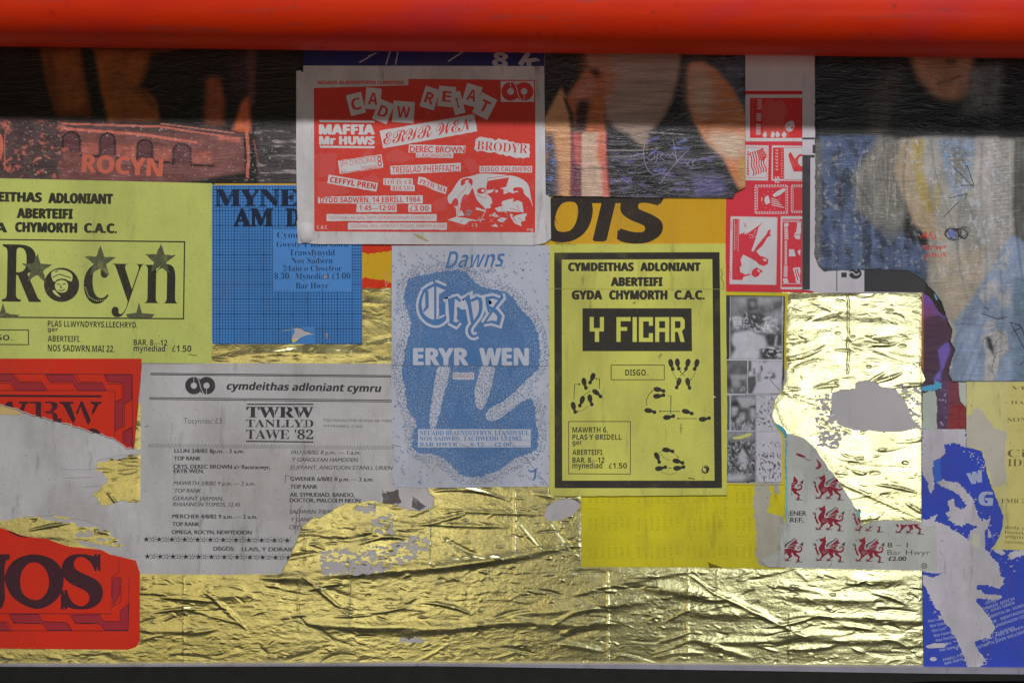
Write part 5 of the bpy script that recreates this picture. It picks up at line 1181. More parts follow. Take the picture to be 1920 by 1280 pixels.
# ---- pale blue dotted poster ------------------------------------------------------------------------------
CG = seen(166, 170, 186); CB = seen(60, 96, 142)
poly = [(735, 461), (1030, 460), (1033, 700), (1034, 910), (1029, 911), (803, 914), (737, 912), (736, 830), (734, 700)]
s = Sheet('poster', 'pale grey poster with blue dotted cloud and blackletter name on it', 'poster', 5, poly, CG, 'crys_grey', .55, .8)
B = ink_mat('crys_blue', CB, CG, .45, dirt=.3); B2 = ink_mat('crys_blue_solid', seen(64, 100, 146), CG, .2, dirt=.3); G = ink_mat('crys_pale', CG, CB, .12, dirt=.3); DB = ink_mat('dusk_dots', seen(84, 100, 130), CG, .35)
blob = smooth([(770, 520), (800, 515), (830, 508), (870, 505), (885, 525), (905, 540), (945, 545), (960, 555), (975, 580), (998, 598), (1010, 630), (1013, 670), (1008, 700), (985, 730), (995, 745), (1003, 760), (1003, 790), (1010, 805), (1008, 845), (965, 858), (940, 880), (900, 893), (880, 895), (858, 885), (835, 860), (812, 850), (775, 848), (772, 808), (785, 795), (765, 770), (758, 720), (752, 700), (758, 670), (762, 640), (772, 620), (768, 590), (755, 565), (762, 530)], 1)
bl = jag(blob, 2.6, 3, 12)
def ray(q): return jag(smooth(q, 1), 1.6, 3, 5)
s.shape('dotted_cloud', B, bl, 1)
rays = [ray([(820, 684), (845, 684), (841, 715), (830, 748), (822, 785), (814, 806), (804, 800), (808, 760), (814, 720)]), ray([(900, 684), (930, 684), (923, 722), (914, 750), (904, 770), (892, 762), (889, 730), (897, 708)]), ray([(1020, 684), (1020, 742), (985, 748), (964, 764), (942, 782), (920, 792), (908, 780), (918, 764), (948, 750), (975, 724), (1000, 700)])]
for q in rays: s.shape('cloud_gap', G, q, 2)
rr = random.Random(11)
PX, PY = np.meshgrid(np.arange(738, 1030, 3.1), np.arange(475, 908, 3.1)); PX = PX + np.random.RandomState(2).uniform(-1.3, 1.3, PX.shape); PY = PY + np.random.RandomState(3).uniform(-1.3, 1.3, PX.shape)
inb = inside(PX, PY, bl)
for q in rays: inb &= ~inside(PX, PY, q)
depth = blur(inb.astype(float), 5)
ok = np.random.RandomState(4).rand(*PX.shape) < np.where(depth < .97, .95, .62)
sel = inb & ok
WD = ink_mat('white_dots', seen(170, 182, 200), CB, .3)
s.dots('white_dots', WD, [(x, y, rr.uniform(.45, .85) * (1.0 if d < .97 else .72)) for x, y, d in zip(PX[sel], PY[sel], depth[sel])], 5, 3)
near = (~inb) & (depth > .12) & (np.random.RandomState(5).rand(*PX.shape) < .75)
s.dots('blue_dots', DB, [(x, y, rr.uniform(.8, 1.3)) for x, y in zip(PX[near], PY[near])], 6, 3)
far = (~inb) & (depth <= .12) & (np.random.RandomState(6).rand(*PX.shape) < .055)
s.dots('blue_dots', DB, [(x, y, rr.uniform(.8, 1.7)) for x, y in zip(PX[far], PY[far])], 7, 1)
s.lines('ring_dots', DB, [ell(x, y, 2.0, n=9) + [ell(x, y, 2.0, n=9)[0]] for x, y in zip(PX[far][::5] + 4, PY[far][::5] + 3)], .7, 2)
# blackletter name: pale outline under blue strokes
def z9(q): return sub(q, 9.143, 760, 510)
L = [(smooth(z9([(700, 760), (640, 830), (520, 870), (400, 840), (290, 740), (250, 620), (260, 480), (320, 320), (420, 240)]), 2, False), [3, 9, 12, 9, 7, 6, 5, 4, 3]), (z9([(350, 300), (500, 215)]), 5), (z9([(500, 200), (680, 275)]), 7), (z9([(370, 320), (375, 600), (310, 680)]), [6, 6, 3]), (z9([(515, 230), (515, 860)]), 4.2), (z9([(340, 300), (300, 330)]), 4),
     (z9([(750, 470), (790, 450), (795, 870)]), [3, 7, 7.5]), (z9([(790, 450), (880, 440), (950, 500)]), [3, 6, 5]), (z9([(750, 850), (880, 900), (930, 850)]), [4, 7, 3]),
     (z9([(1000, 470), (1060, 420), (1100, 560), (1150, 870)]), [4, 7, 7, 6]), (smooth(z9([(1110, 500), (1270, 430), (1300, 560), (1280, 720), (1180, 860), (1100, 960), (1100, 1050), (1160, 1110), (1240, 1080)]), 1, False), [4, 6, 7, 6, 4.5, 6, 6, 5, 4]),
     (z9([(1440, 690), (1410, 560), (1400, 450), (1500, 430), (1620, 470)]), [5, 6, 6, 5, 4]), (z9([(1640, 380), (1660, 430), (1560, 560), (1350, 880)]), [6, 5, 5, 4]), (z9([(1440, 600), (1560, 680), (1620, 760), (1590, 880), (1480, 850), (1340, 880)]), [5, 8, 8, 7, 5, 3])]
for q, w in L: s.stroke('name_outline', G, q, [v + 9.5 for v in w] if isinstance(w, list) else w + 9.5, 3)
for q in (z9([(250, 500), (420, 330), (700, 300), (560, 400), (540, 860), (380, 850)]), z9([(760, 430), (900, 420), (1000, 500), (1040, 460), (1280, 410), (1300, 700), (1120, 900), (1050, 640), (960, 640), (880, 560), (860, 840), (780, 860)]), z9([(1380, 440), (1640, 430), (1560, 600), (1650, 720), (1600, 880), (1400, 880)])): s.shape('name_outline', G, q, 3)
s.shape('name_infill', B2, z9([(590, 560), (690, 500), (690, 720), (590, 760)]), 4); s.shape('name_infill', B2, z9([(880, 600), (960, 640), (1000, 640), (1050, 860), (900, 780)]), 4)
for q, w in L: s.stroke('name_lettering', B2, q, w, 4)
s.shape('name_band', B2, jag(rect(770, 651, 992, 686), .8, 8, 3), 4)
s.text('ERYR', 776, 877, 653, 684, G, 'b', .03, 0, 0, 5); s.text('WEN', 900, 990, 653, 684, G, 'b', .03, 0, 0, 5)
s.text('Dawns', 835, 941, 472, 503, B2, 'bi', -.01, -2, .12, 3, part='title_lettering')
s.dots('title_shade', B2, [(rr.uniform(835, 930), 505 + rr.gauss(3, 2.5), .8) for _ in range(120)], 5, 2)
s.shape('label_panel', G, jag(rect(849, 698, 889, 711), .8, 3, 1), 4); s.text('DISGO', 851, 887, 700.5, 707.5, ink_mat('brownish', seen(134, 120, 118), CG, .3), 'r', .02, level=5)
s.shape('label_panel', G, rect(784, 804, 995, 838), 4)
s.text('NEUADD BLAENDYFFRYN, LLANDYSUL', 787, 992, 806.5, 815, B2, 's', -.0, 0, 0, 5); s.text('NOS SADWRN, TACHWEDD 13.1982......', 787, 993, 817.5, 825.5, B2, 's', -.0, 0, 0, 5); s.text('BAR HWYR........8-12......£2.00............', 787, 993, 829, 836, B2, 's', -.0, 0, 0, 5)
s.lines('crease_line', ink_mat('crease_shade', seen(90, 86, 84), GREY), [[(830, 780), (845, 805), (860, 830), (905, 848)], [(930, 795), (955, 825), (985, 858), (1028, 910)], [(735, 684.5), (1030, 686)], [(735, 833), (752, 837)]], .8, 5)  # wrinkle shade painted as thin dark strokes
s.stroke('signature', B2, smooth([(990, 880), (996, 884), (1001, 882), (1009, 876), (1003, 880), (1004, 894), (998, 900)], 2, False), [2, 3, 3, 2, 3, 4, 1], 3); s.stroke('signature', B2, [(1010, 895), (1017, 897)], 1.6, 3)
s.done()

# ---- yellow dance step poster --------------------------------------------------------------------------
FY = seen(174, 174, 84)
poly0 = [(1030, 458), (1360, 457), (1361, 600), (1363, 760), (1362, 927), (1095, 929), (1031, 929), (1030, 700)]
poly = jag(poly0, .4, 14, 2)
s = Sheet('poster', 'yellow concert poster with thick black frame and dance step footprints', 'poster', 6, poly, FY, 'ficar_yellow', .5, .8)
K = ink_mat('black_on_yellow', seen(40, 38, 42), FY, .22)
out = [(1039, 474), (1348.5, 473), (1353, 914), (1040, 914)]; inn = [(1053, 487), (1335, 486), (1339, 900), (1054, 900)]
s.shape('black_frame', K, out, 1, holes=[inn])
s.text('CYMDEITHAS', 1066, 1187, 493, 508, K, 'b', .045); s.text('ADLONIANT', 1201, 1312, 493, 508, K, 'b', .045); s.text('ABERTEIFI', 1146, 1241, 520.5, 536, K, 'b', .045); s.text('GYDA', 1073, 1128, 545, 561, K, 'b', .045); s.text('CHYMORTH', 1143, 1250, 545, 561, K, 'b', .045); s.text('C.A.C.', 1265, 1320, 545, 561, K, 'b', .04)
s.shape('name_panel', K, [(1092, 578), (1296, 578), (1297, 658), (1092, 658)])
Y = ink_mat('yellow_letters', FY, FY, .2, dirt=.2)
def q4(q): return sub(q, 4.0, 1020, 440)
def blk(q): s.shape('name_lettering', Y, q4(q), 3)
for q in ([(342, 617), (372, 617), (372, 700), (418, 700), (418, 617), (448, 617), (448, 725), (412, 725), (412, 803), (380, 803), (380, 725), (342, 725)], [(542, 618), (648, 618), (648, 648), (573, 648), (573, 692), (622, 692), (622, 720), (573, 720), (573, 803), (542, 803)], [(663, 618), (695, 618), (695, 803), (663, 803)]): blk(q)
for q in ([(710, 618), (815, 618), (815, 682), (785, 682), (785, 650), (742, 650), (742, 773), (785, 773), (785, 738), (815, 738), (815, 803), (710, 803)],): blk(q)
s.shape('name_lettering', Y, q4([(832, 618), (937, 618), (937, 803), (906, 803), (906, 728), (862, 728), (862, 803), (832, 803)]), 3, holes=[q4([(862, 648), (906, 648), (906, 700), (862, 700)])])
s.shape('name_lettering', Y, q4([(950, 618), (1035, 618), (1053, 640), (1053, 700), (1032, 722), (1053, 803), (1022, 803), (1002, 728), (980, 728), (980, 803), (950, 803)]), 3, holes=[q4([(980, 648), (1015, 648), (1022, 655), (1022, 692), (1015, 700), (980, 700)])])
s.lines('thin_box', K, [[(1145, 684), (1245, 684)], [(1245, 684), (1245, 712)], [(1245, 711.5), (1145, 711.5)], [(1145.5, 712), (1145.5, 684)]], 1.3)
s.text('DISGO..', 1172, 1216, 692.5, 703.5, K, 'b', .0)
def foot(cx, cy, L_, ang, mir=1, w=.40):
    base_ = [(-.50, 0), (-.46, .10), (-.34, .18), (-.15, .20), (.02, .17), (.14, .10), (.20, .09), (.26, .13), (.36, .155), (.46, .11), (.50, .0), (.47, -.10), (.38, -.15), (.27, -.14), (.20, -.10), (.10, -.13), (-.08, -.19), (-.28, -.20), (-.44, -.12)]
    pts = [(x * L_, (y * mir + (.06 * mir if x > .15 else 0)) * L_ * w / .40) for x, y in base_]
    pts = smooth(pts, 1); c, sn = math.cos(math.radians(ang)), math.sin(math.radians(ang))
    s.shape('footprint', K, [(cx + x * c - y * sn, cy + x * sn + y * c) for x, y in pts], 1)
for cx, cy, a, mi in ((1258, 684, 80, -1), (1270, 683, 84, -1), (1288.5, 683.5, 101, 1), (1305, 684, 103, 1), (1271.5, 718.5, 104, 1), (1289.5, 719, 80, -1), (1236, 730, 8, 1), (1235.5, 742, -2, -1), (1219, 769.5, 8, 1), (1254, 781.5, -5, -1), (1289, 771.5, 12, 1), (1321, 785, -4, -1),
                      (1095.5, 719, 80, -1), (1110, 709.5, 108, 1), (1120, 737, 35, 1), (1090.5, 752.5, 106, 1), (1106.5, 750, 80, -1), (1075.5, 764, 80, -1), (1252.5, 843, 6, 1), (1233, 857.5, 62, 1), (1271.5, 864, 10, 1), (1239, 877, -6, -1), (1273, 876.5, -4, -1)):
    foot(cx, cy, 23.5, a, mi)
ar = [[(1076, 748), (1077, 720), (1086, 720)], [(1118, 709.5), (1124, 709.5), (1123.5, 728)], [(1251, 741), (1257.5, 741), (1257, 774)], [(1237, 770.5), (1275, 770.5)], [(1271, 784), (1306, 784)], [(1275, 704), (1284, 696)], [(1274.5, 696), (1283.5, 705)], [(1212, 760), (1212, 748), (1216, 739), (1222, 733)], [(1252, 877), (1259, 876)]]
s.lines('arrow', K, ar, 1.1)
s.dots('arrow', K, [(1086, 720, 1.8), (1118, 709.5, 1.6), (1237, 770.5, 1.7), (1271, 784, 1.7), (1275, 696, 1.5), (1283.5, 695.5, 1.5), (1222, 733, 1.5), (1257, 774, 1.2), (1083, 771, 1.6), (1267, 709, 1.4), (1295, 711, 1.4), (1271, 856, 1.3)], 6)
dd = dashes([(1260, 697), (1267, 708)], 6) + dashes([(1303, 698), (1296, 710)], 6) + dashes([(1083, 771), (1093, 768), (1103, 760)], 9) + dashes([(1096, 740), (1102, 735), (1108, 733)], 3, .6) + dashes([(1261, 847), (1271, 856)], 6) + dashes(smooth([(1240, 883), (1248, 888), (1262, 888), (1270, 883)], 2, False), 14) + dashes([(1238, 851), (1250, 861), (1257, 862)], 4, .6) + dashes([(1235, 848), (1243, 843)], 2, .6)
s.lines('dotted_path', K, dd, 1.3)
s.lines('thin_box', K, [[(1066, 789.5), (1182, 789.5)], [(1181.5, 789), (1181.5, 888)], [(1182, 888), (1066, 887)], [(1066.2, 888), (1066, 789)]], 1.3)
for t, x0, x1, yt, yb in (('MAWRTH 6,', 1073, 1139, 800, 810), ('PLAS·Y·BRIDELL', 1073, 1165, 813.5, 823.5), ('ger', 1073, 1091, 824, 833), ('ABERTEIFI,', 1073, 1131, 842, 852), ('BAR, 8—12', 1073, 1133, 856.5, 866.5), ('mynediad', 1073, 1129, 866.5, 877), ('£1.50', 1141, 1175, 867, 877)):
    s.text(t, x0, x1, yt, yb, K, 'b', .005)
s.shape('small_seal', K, ell(1322, 879, 7.2, 8, 16, 20), 1, holes=[ell(1321.5, 878, 5, 6, 14)]); s.shape('small_seal', K, smooth([(1320, 872), (1327, 876), (1327, 884), (1322, 882), (1324, 878), (1319, 876)], 1), 2)
s.lines('scribble', K, [[(1290, 896), (1295, 895.5), (1302, 897.5)]], 1.8)
SM = ink_mat('olive_smudge', seen(130, 128, 66), FY, .95)
for i, q in enumerate(([(1273, 802), (1277, 792), (1277.5, 805), (1273, 818), (1275.5, 804)], [(1232, 668), (1240, 662), (1238, 676)], [(1090, 520), (1094, 515), (1093, 535)], [(1185, 568), (1194, 564), (1190, 571)])): s.shape('smudge', SM, jag(q, 2, 3, i), 2)
s.lines('crease_line', SM, [[(1031, 541), (1200, 543), (1358, 542)], [(1040, 458), (1062, 461), (1080, 459)]], .9, 2)
s.lines('crack', ink_mat('dark_crack', seen(100, 90, 40), FY, .2), [[(1351, 504), (1354, 515), (1351, 521), (1356, 530), (1357, 541)]], 1.2, 2)
s.shape('chip', ink_mat('pale_chip', seen(190, 190, 160), FY), [(1337, 741), (1342, 744), (1337, 746)], 3)
s.hang = .0008; s.done()

# ---- black and white photo sheet ---------------------------------------------------------------------------
BY = seen(206, 190, 40); BG = seen(158, 156, 168)
poly0 = [(1358, 547), (1478, 549), (1474, 600), (1474, 715), (1470, 722), (1466, 735), (1458, 742), (1453, 750), (1452, 765), (1447, 775), (1447, 785), (1456, 800), (1466, 812), (1470, 816), (1471, 900), (1471, 908), (1358, 908)]
poly = jag(poly0, 1.6, 5, 3, keep=(0, 1, 2, 12, 13, 14, 15, 16))
s = Sheet('photo_sheet', 'torn sheet of black and white crowd snapshots with yellow border beside the dance step poster', 'poster', 4, poly, BY, 'bw_yellow', .5, .5)
W = ink_mat('worn_grey', BG, BY, .1)
s.shape('worn_grey_area', ink_mat('khaki_grey', seen(150, 146, 132), BG, .3), jag([(1466, 690), (1476, 694), (1476, 720), (1450, 760), (1462, 905), (1468, 909), (1358, 905), (1362, 700)], .8, 4, 7), 1, clip=poly)
P1 = [(1360, 554), (1471, 556), (1470, 712), (1462, 735), (1450, 752), (1447, 790), (1466, 818), (1466, 898), (1463, 905), (1360, 904)]
p = Pic(1358, 552, 1474, 908, 1.0); p.fill(seen(40, 42, 52))
g_ = lambda v: seen(v, v, v * 1.06)
def b6(q): return sub(q, 6.4, 1355, 540)
p.poly(b6([(95, 100), (735, 100), (725, 855), (85, 855)]), g_(92), 1, 1, .8, (8, 8), 3)
p.poly(b6([(100, 110), (720, 110), (700, 220), (560, 190), (440, 200), (180, 190)]), g_(138), 4, .9, .2)
p.poly(b6([(285, 120), (410, 115), (420, 260), (300, 270)]), g_(56), 2, .9, .5, (6, 6)); p.poly(b6([(320, 160), (380, 165), (390, 220), (340, 225)]), g_(128), 2, .8); p.poly(b6([(105, 180), (170, 190), (175, 260), (120, 280)]), g_(120), 2, .8)
p.poly(b6([(590, 160), (720, 140), (720, 240), (620, 250)]), g_(58), 3, .8, .5, (8, 4)); p.poly(b6([(500, 330), (700, 250), (720, 420), (520, 480)]), g_(138), 4, .8, .6, (6, 6))
p.poly(b6([(105, 300), (180, 270), (240, 310), (240, 370), (110, 380)]), g_(112), 2, .9, .7, (3, 3)); p.poly(b6([(110, 350), (160, 335), (225, 350), (225, 440), (180, 495), (130, 470)]), g_(158), 1.5, .95, .2)
for q in ([(130, 385), (160, 382)], [(185, 385), (210, 385)], [(150, 450), (175, 462), (205, 450)], [(175, 400), (172, 430)]): p.line(b6(q), 1.4, g_(70), .4, .7)
p.poly(b6([(250, 290), (480, 290), (520, 400), (420, 540), (260, 480)]), g_(52), 3, .8, .9, (4, 4), 7)
p.mottle(g_(176), .55, .66, 4, 4, 9, b6([(240, 290), (640, 330), (700, 560), (420, 540), (240, 480)]), .8); p.poly(b6([(440, 450), (540, 400), (630, 450), (600, 540), (470, 530)]), g_(160), 2, .7, 1.1, (4, 4), 10)
p.poly(b6([(130, 540), (240, 520), (340, 500), (400, 550), (500, 580), (530, 690), (440, 740), (430, 855), (85, 855), (160, 720), (110, 680), (110, 600)]), g_(160), 2, .97, .22, (10, 14), 11)
p.poly(b6([(510, 560), (720, 540), (715, 690), (540, 690)]), g_(48), 2, .9, .7, (5, 5)); p.poly(b6([(635, 570), (655, 565), (640, 700), (612, 700)]), g_(150), 1, .9); p.poly(b6([(440, 740), (560, 700), (690, 740), (690, 850), (480, 850)]), g_(46), 2, .9, 1.0, (5, 3)); p.mottle(g_(180), .55, .64, 6, 3, 13, b6([(460, 700), (715, 690), (700, 855), (480, 855)]), .9)
p.poly(b6([(92, 640), (140, 720), (120, 770), (92, 760)]), g_(40), 2, .9)
# second row
p.poly(b6([(30, 870), (292, 870), (288, 1265), (30, 1265)]), g_(84), 1, 1, .5, (8, 8), 15); p.poly(b6([(90, 1040), (290, 1040), (288, 1180), (110, 1180)]), g_(140), 2, .9, .2)
for x in range(100, 290, 22): p.line(b6([(x, 1045), (x, 1180)]), 1.2, g_(104), .4, .6)
p.poly(b6([(30, 1040), (90, 1080), (110, 1170), (30, 1200)]), g_(44), 2, .95); p.poly(b6([(200, 1100), (280, 1090), (285, 1190), (200, 1180)]), g_(64), 2, .8, .8, (4, 4)); p.mottle(g_(160), .58, .68, 5, 5, 17, b6([(30, 1180), (290, 1180), (290, 1265), (30, 1265)]), .7)
p.poly(b6([(303, 870), (720, 870), (700, 1265), (300, 1265)]), BG, 1, 1, .15, (20, 20)); p.poly(b6([(303, 870), (345, 870), (345, 1000), (303, 1000)]), g_(60), 1, .9, .6); p.poly(b6([(300, 1060), (390, 1050), (400, 1150), (350, 1265), (300, 1265)]), g_(50), 1.5, .9, .5)
p.poly(b6([(365, 960), (388, 960), (388, 1040), (360, 1040)]), g_(60), 1, .8); p.poly(b6([(400, 1020), (450, 1010), (460, 1120), (410, 1130)]), g_(90), 2, .7, .7, (4, 8))
p.mottle(g_(44), .54, .62, 8, 9, 18, b6([(440, 880), (560, 880), (640, 1080), (470, 1090)]), .95); p.line(b6([(560, 1095), (680, 1225)]), 1.6, g_(70), .5, .7)
# third row (offset 730)
def c6(q): return sub(q, 6.4, 1355, 730)
p.poly(c6([(40, 62), (500, 62), (700, 60), (700, 500), (40, 500)]), BG, 1, 1, .15, (20, 20)); p.poly(c6([(95, 66), (395, 66), (395, 490), (95, 490)]), g_(84), 1, 1, .6, (8, 8), 21); p.poly(c6([(40, 66), (82, 66), (82, 490), (40, 490)]), g_(56), 1, 1, .5)
p.poly(c6([(160, 90), (340, 85), (395, 100), (395, 210), (210, 215)]), g_(142), 2, .9, .15); p.poly(c6([(100, 140), (180, 130), (210, 210), (180, 330), (100, 400)]), g_(40), 2, .95); p.poly(c6([(98, 210), (185, 205), (175, 300), (110, 325)]), g_(146), 2, .9, .2)
p.poly(c6([(180, 260), (230, 225), (290, 250), (300, 340), (200, 430), (150, 430)]), g_(56), 2, .8, .5, (5, 5)); p.poly(c6([(210, 280), (270, 275), (265, 350), (170, 430), (160, 400)]), g_(138), 2, .9, .2); p.poly(c6([(315, 200), (395, 180), (395, 240), (320, 230)]), g_(38), 1.5, .95); p.poly(c6([(325, 220), (390, 225), (385, 345), (335, 335)]), g_(144), 2, .9, .2)
p.poly(c6([(230, 440), (340, 400), (330, 490), (220, 490)]), g_(136), 2, .8, .3); p.mottle(g_(180), .58, .66, 2.5, 5, 23, c6([(100, 340), (390, 340), (390, 490), (100, 490)]), .7)
p.mottle(g_(50), .60, .68, 3, 3, 24, c6([(396, 80), (640, 80), (640, 480), (396, 480)]), .9)
# fourth row
p.poly(c6([(45, 505), (390, 505), (388, 1098), (45, 1098)]), g_(88), 1, 1, .8, (7, 9), 27); p.poly(c6([(45, 505), (390, 505), (390, 600), (45, 600)]), g_(122), 3, .8, .3); p.mottle(g_(34), .5, .6, 5, 7, 28, c6([(45, 620), (390, 620), (390, 1030), (45, 1030)]), .8); p.mottle(g_(170), .58, .66, 3, 5, 29, c6([(45, 620), (390, 620), (390, 1030), (45, 1030)]), .7)
p.poly(c6([(185, 800), (235, 700), (290, 790), (285, 960), (250, 960), (235, 850), (200, 880)]), g_(150), 1.5, .85, .2); p.poly(c6([(50, 1030), (200, 1000), (300, 1040), (240, 1095), (50, 1095)]), g_(148), 3, .85, .2)
p.poly(c6([(392, 505), (720, 505), (720, 1108), (392, 1108)]), seen(160, 158, 170), 1, 1, .12, (18, 18)); p.mottle(g_(48), .585, .63, 2.4, 4, 30, c6([(396, 740), (700, 760), (700, 1100), (396, 1100)]), .95); p.mottle(g_(70), .6, .66, 4, 3, 33, c6([(440, 590), (680, 600), (680, 700), (440, 690)]), .8)
for q in ([(85, 90), (728, 95)], [(90, 95), (80, 860)], [(715, 100), (708, 850)]): p.line(b6(q), 1.1, g_(168), .4, .95)
for q in ([(30, 862), (720, 862)], [(298, 866), (292, 1268)], [(30, 1270), (560, 1268)]): p.line(b6(q), 1.4, g_(172), .4, .95)
for q in ([(88, 62), (88, 496)], [(40, 500), (392, 500)]): p.line(c6(q), 1.4, g_(172), .4, .95)
p.build(s, 'snapshots', poly if False else [q for q in jag(P1, 1, 4, 8, keep=(0, 1, 9))], picture_mat('snapshots', .45, .15, .35, .25), dy=.00012)
s.lines('thin_rule', ink_mat('black_on_yellow', BLACK, FY), [[(1360, 554), (1471, 555.5)], [(1471, 555), (1467, 730)]], 1.2, 4, clip=poly0)
s.shape('peeled_spot', ink_mat('bright_peel', seen(206, 210, 120), BY, .2), jag(c6([(115, 570), (190, 560), (330, 515), (345, 530), (330, 550), (230, 590), (130, 595)]), .8, 3, 2), 4)
s.done()

# ---- calendar sheet --------------------------------------------------------------------------------------
CY = seen(182, 172, 32)
poly = [(1090, 900), (1474, 898), (1473, 1066), (1300, 1063), (1090, 1062)]
s = Sheet('calendar', 'bright yellow printed year calendar sheet below the dance step poster', 'calendar', 2, poly, CY, 'calendar', .5, .7)
K = ink_mat('olive_print', seen(166, 154, 30), CY, .5)
rr = random.Random(3); days = 'Sul Llun Maw Mer Iau Gwen Sad'
for r_, (y0, names) in enumerate(((900, None), (951, ('EBRILL', 'MAI', 'MEHEFIN', 'GORFFENNAF')), (1003, ('AWST', 'MEDI', 'HYDREF', 'TACHWEDD')))):
    for c_ in range(4):
        x0 = 1101 + c_ * 92
        if names: s.text(names[c_], x0, x0 + 6 + 2.7 * len(names[c_]), y0, y0 + 4, K, 'b', -.01)
        s.text(days, x0 + 2, x0 + 83, y0 + 7, y0 + 11, K, 'l', -.01)
        seg = []
        for k in range(6): seg.append([(x0, y0 + 15 + k * 5.6), (x0 + 84, y0 + 15 + k * 5.6)])
        s.lines('calendar_grid', K, seg, .45)
        V, F = [], []
        for k in range(5):
            for d in range(7):
                if (k == 0 and d < 2) or (k == 4 and d > 4): continue
                x = x0 + 3 + d * 12; y = y0 + 17.4 + k * 5.6
                for j in range(1 if k == 0 else 2):
                    o = len(V); w_ = rr.uniform(1.2, 2.0); V += [(x + j * 2.6, y - 1.2), (x + j * 2.6 + w_, y - 1.2), (x + j * 2.6 + w_, y + 1.4), (x + j * 2.6, y + 1.4)]; F.append((o, o + 1, o + 2, o + 3))
        s.add('day_numbers', ink_mat('olive_numbers', seen(150, 140, 30), CY, .9), V, F, 1)
s.text('MAI', 1376, 1386, 906, 910, K, 'b'); s.text(days, 1378, 1455, 913, 917, K, 'l', -.01)
GM = ink_mat('gummy_grey', seen(150, 148, 140), CY, .35, dirt=.9)
s.shape('worn_patch', GM, jag([(1416, 903), (1440, 905), (1446, 925), (1440, 960), (1470, 968), (1473, 1040), (1440, 1062), (1425, 1060), (1416, 1040), (1418, 1000), (1412, 950)], 2.5, 4, 5), 2); s.shape('worn_patch', GM, jag([(1448, 905), (1459, 902), (1462, 925), (1450, 922)], 2, 4, 5), 2)
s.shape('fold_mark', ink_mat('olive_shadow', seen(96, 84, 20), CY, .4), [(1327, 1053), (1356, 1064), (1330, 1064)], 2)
s.done()

# ---- dragon stamp sheet -----------------------------------------------------------------------------------------
DG = seen(160, 162, 160)
poly0 = [(1474, 812), (1500, 818), (1515, 828), (1530, 842), (1545, 865), (1560, 885), (1575, 905), (1590, 930), (1602, 950), (1614, 958), (1612, 970), (1616, 985), (1635, 976), (1660, 974), (1720, 976), (1735, 984), (1748, 984), (1755, 978), (1756, 1020), (1756, 1069), (1700, 1068), (1600, 1066), (1440, 1062), (1425, 1050), (1462, 1030), (1462, 985), (1472, 978)]
poly = jag(poly0, 1.4, 5, 5, keep=(17, 18, 19, 20, 21))
s = Sheet('torn_poster', 'torn pale grey poster printed with rows of small red dragons, lower right', 'poster', 5, poly, DG, 'dragon_grey', .55, .9)
s.clip = poly
RD = ink_mat('dragon_red', seen(116, 22, 44), DG, .3); KD = ink_mat('dragon_shadow', seen(48, 52, 58), DG, .3); PG = ink_mat('pale_rib', seen(160, 156, 156), DG, .2)
def dz(q, ox, oy, k=1.0): return [(ox + (x - 245) / 10.667 * k, oy + (y - 90) / 10.667 * k) for x, y in q]
def dragon(ox, oy, k=1.0, clip=None):
    sh = lambda m, q, lv=1: s.shape('dragon', m, dz(q, ox, oy, k), lv, clip=clip)
    stt = lambda m, q, w, lv=1: s.stroke('dragon', m, smooth(dz(q, ox, oy, k), 1, False), [v * k for v in w], lv, clip=clip)
    sh(KD, [(500, 300), (515, 240), (560, 205), (640, 165), (710, 105), (715, 120), (640, 190), (560, 235), (530, 300)])
    sh(RD, [(380, 150), (410, 122), (450, 120), (462, 92), (500, 92), (490, 125), (505, 175), (495, 240), (475, 290), (480, 330), (540, 330), (600, 320), (680, 340), (730, 380), (745, 430), (800, 480), (825, 495), (800, 510), (805, 570), (770, 590), (740, 585), (770, 560), (770, 500), (700, 470), (650, 400), (640, 440), (660, 490), (620, 510), (560, 570), (520, 555), (580, 520), (590, 470), (550, 450), (560, 410), (500, 450), (440, 500), (380, 570), (350, 555), (400, 500), (410, 440), (360, 370), (355, 310), (390, 250), (425, 210), (420, 185), (385, 205), (395, 185), (370, 165)])
    sh(RD, [(555, 300), (560, 265), (620, 225), (700, 160), (750, 125), (745, 180), (780, 215), (735, 235), (725, 270), (745, 285), (700, 300), (715, 345), (650, 325), (600, 315)], 2)
    sh(RD, [(285, 250), (295, 215), (310, 260), (320, 330), (350, 400), (370, 450), (345, 462), (315, 420), (292, 345), (270, 320), (290, 300)])
    stt(RD, [(700, 370), (760, 395), (820, 385), (852, 340), (840, 300), (800, 285), (765, 305), (780, 335), (805, 330)], [4, 3.6, 3.2, 2.8, 2.2, 1.8, 1.4, 1.2, 1], 2)
    stt(RD, [(825, 290), (850, 255), (865, 225)], [1.2, 1.2, 1.2], 2); sh(KD, [(800, 250), (885, 190), (865, 295), (850, 255)], 2)
    for q in ([(300, 150), (340, 170)], [(345, 130), (385, 135), (395, 150)]): stt(KD, q, [1.2, 1.2, 1.0], 2)
    for bx, by in ((350, 560), (560, 565), (790, 590)):
        for q in ([(bx, by), (bx - 65, by - 20)], [(bx, by), (bx - 50, by + 15)], [(bx - 5, by - 5), (bx - 45, by - 50)], [(bx, by), (bx + 80, by + 5)]): stt(KD if q[1][1] > by else RD, q, [1.7, .7], 2)
    for q in ([(285, 250), (240, 225)], [(285, 255), (240, 265)], [(290, 240), (262, 215)]): stt(KD, q, [1.2, .6], 2)
    for q in ([(560, 280), (740, 145)], [(565, 285), (730, 235)], [(570, 295), (720, 275)]): stt(PG, q, [.8, .5], 3)
    for q in ([(440, 370), (500, 350), (560, 320)], [(420, 390), (470, 400), (540, 380)], [(440, 420), (480, 400), (470, 430)]): stt(PG, q, [.5, .4], 3)
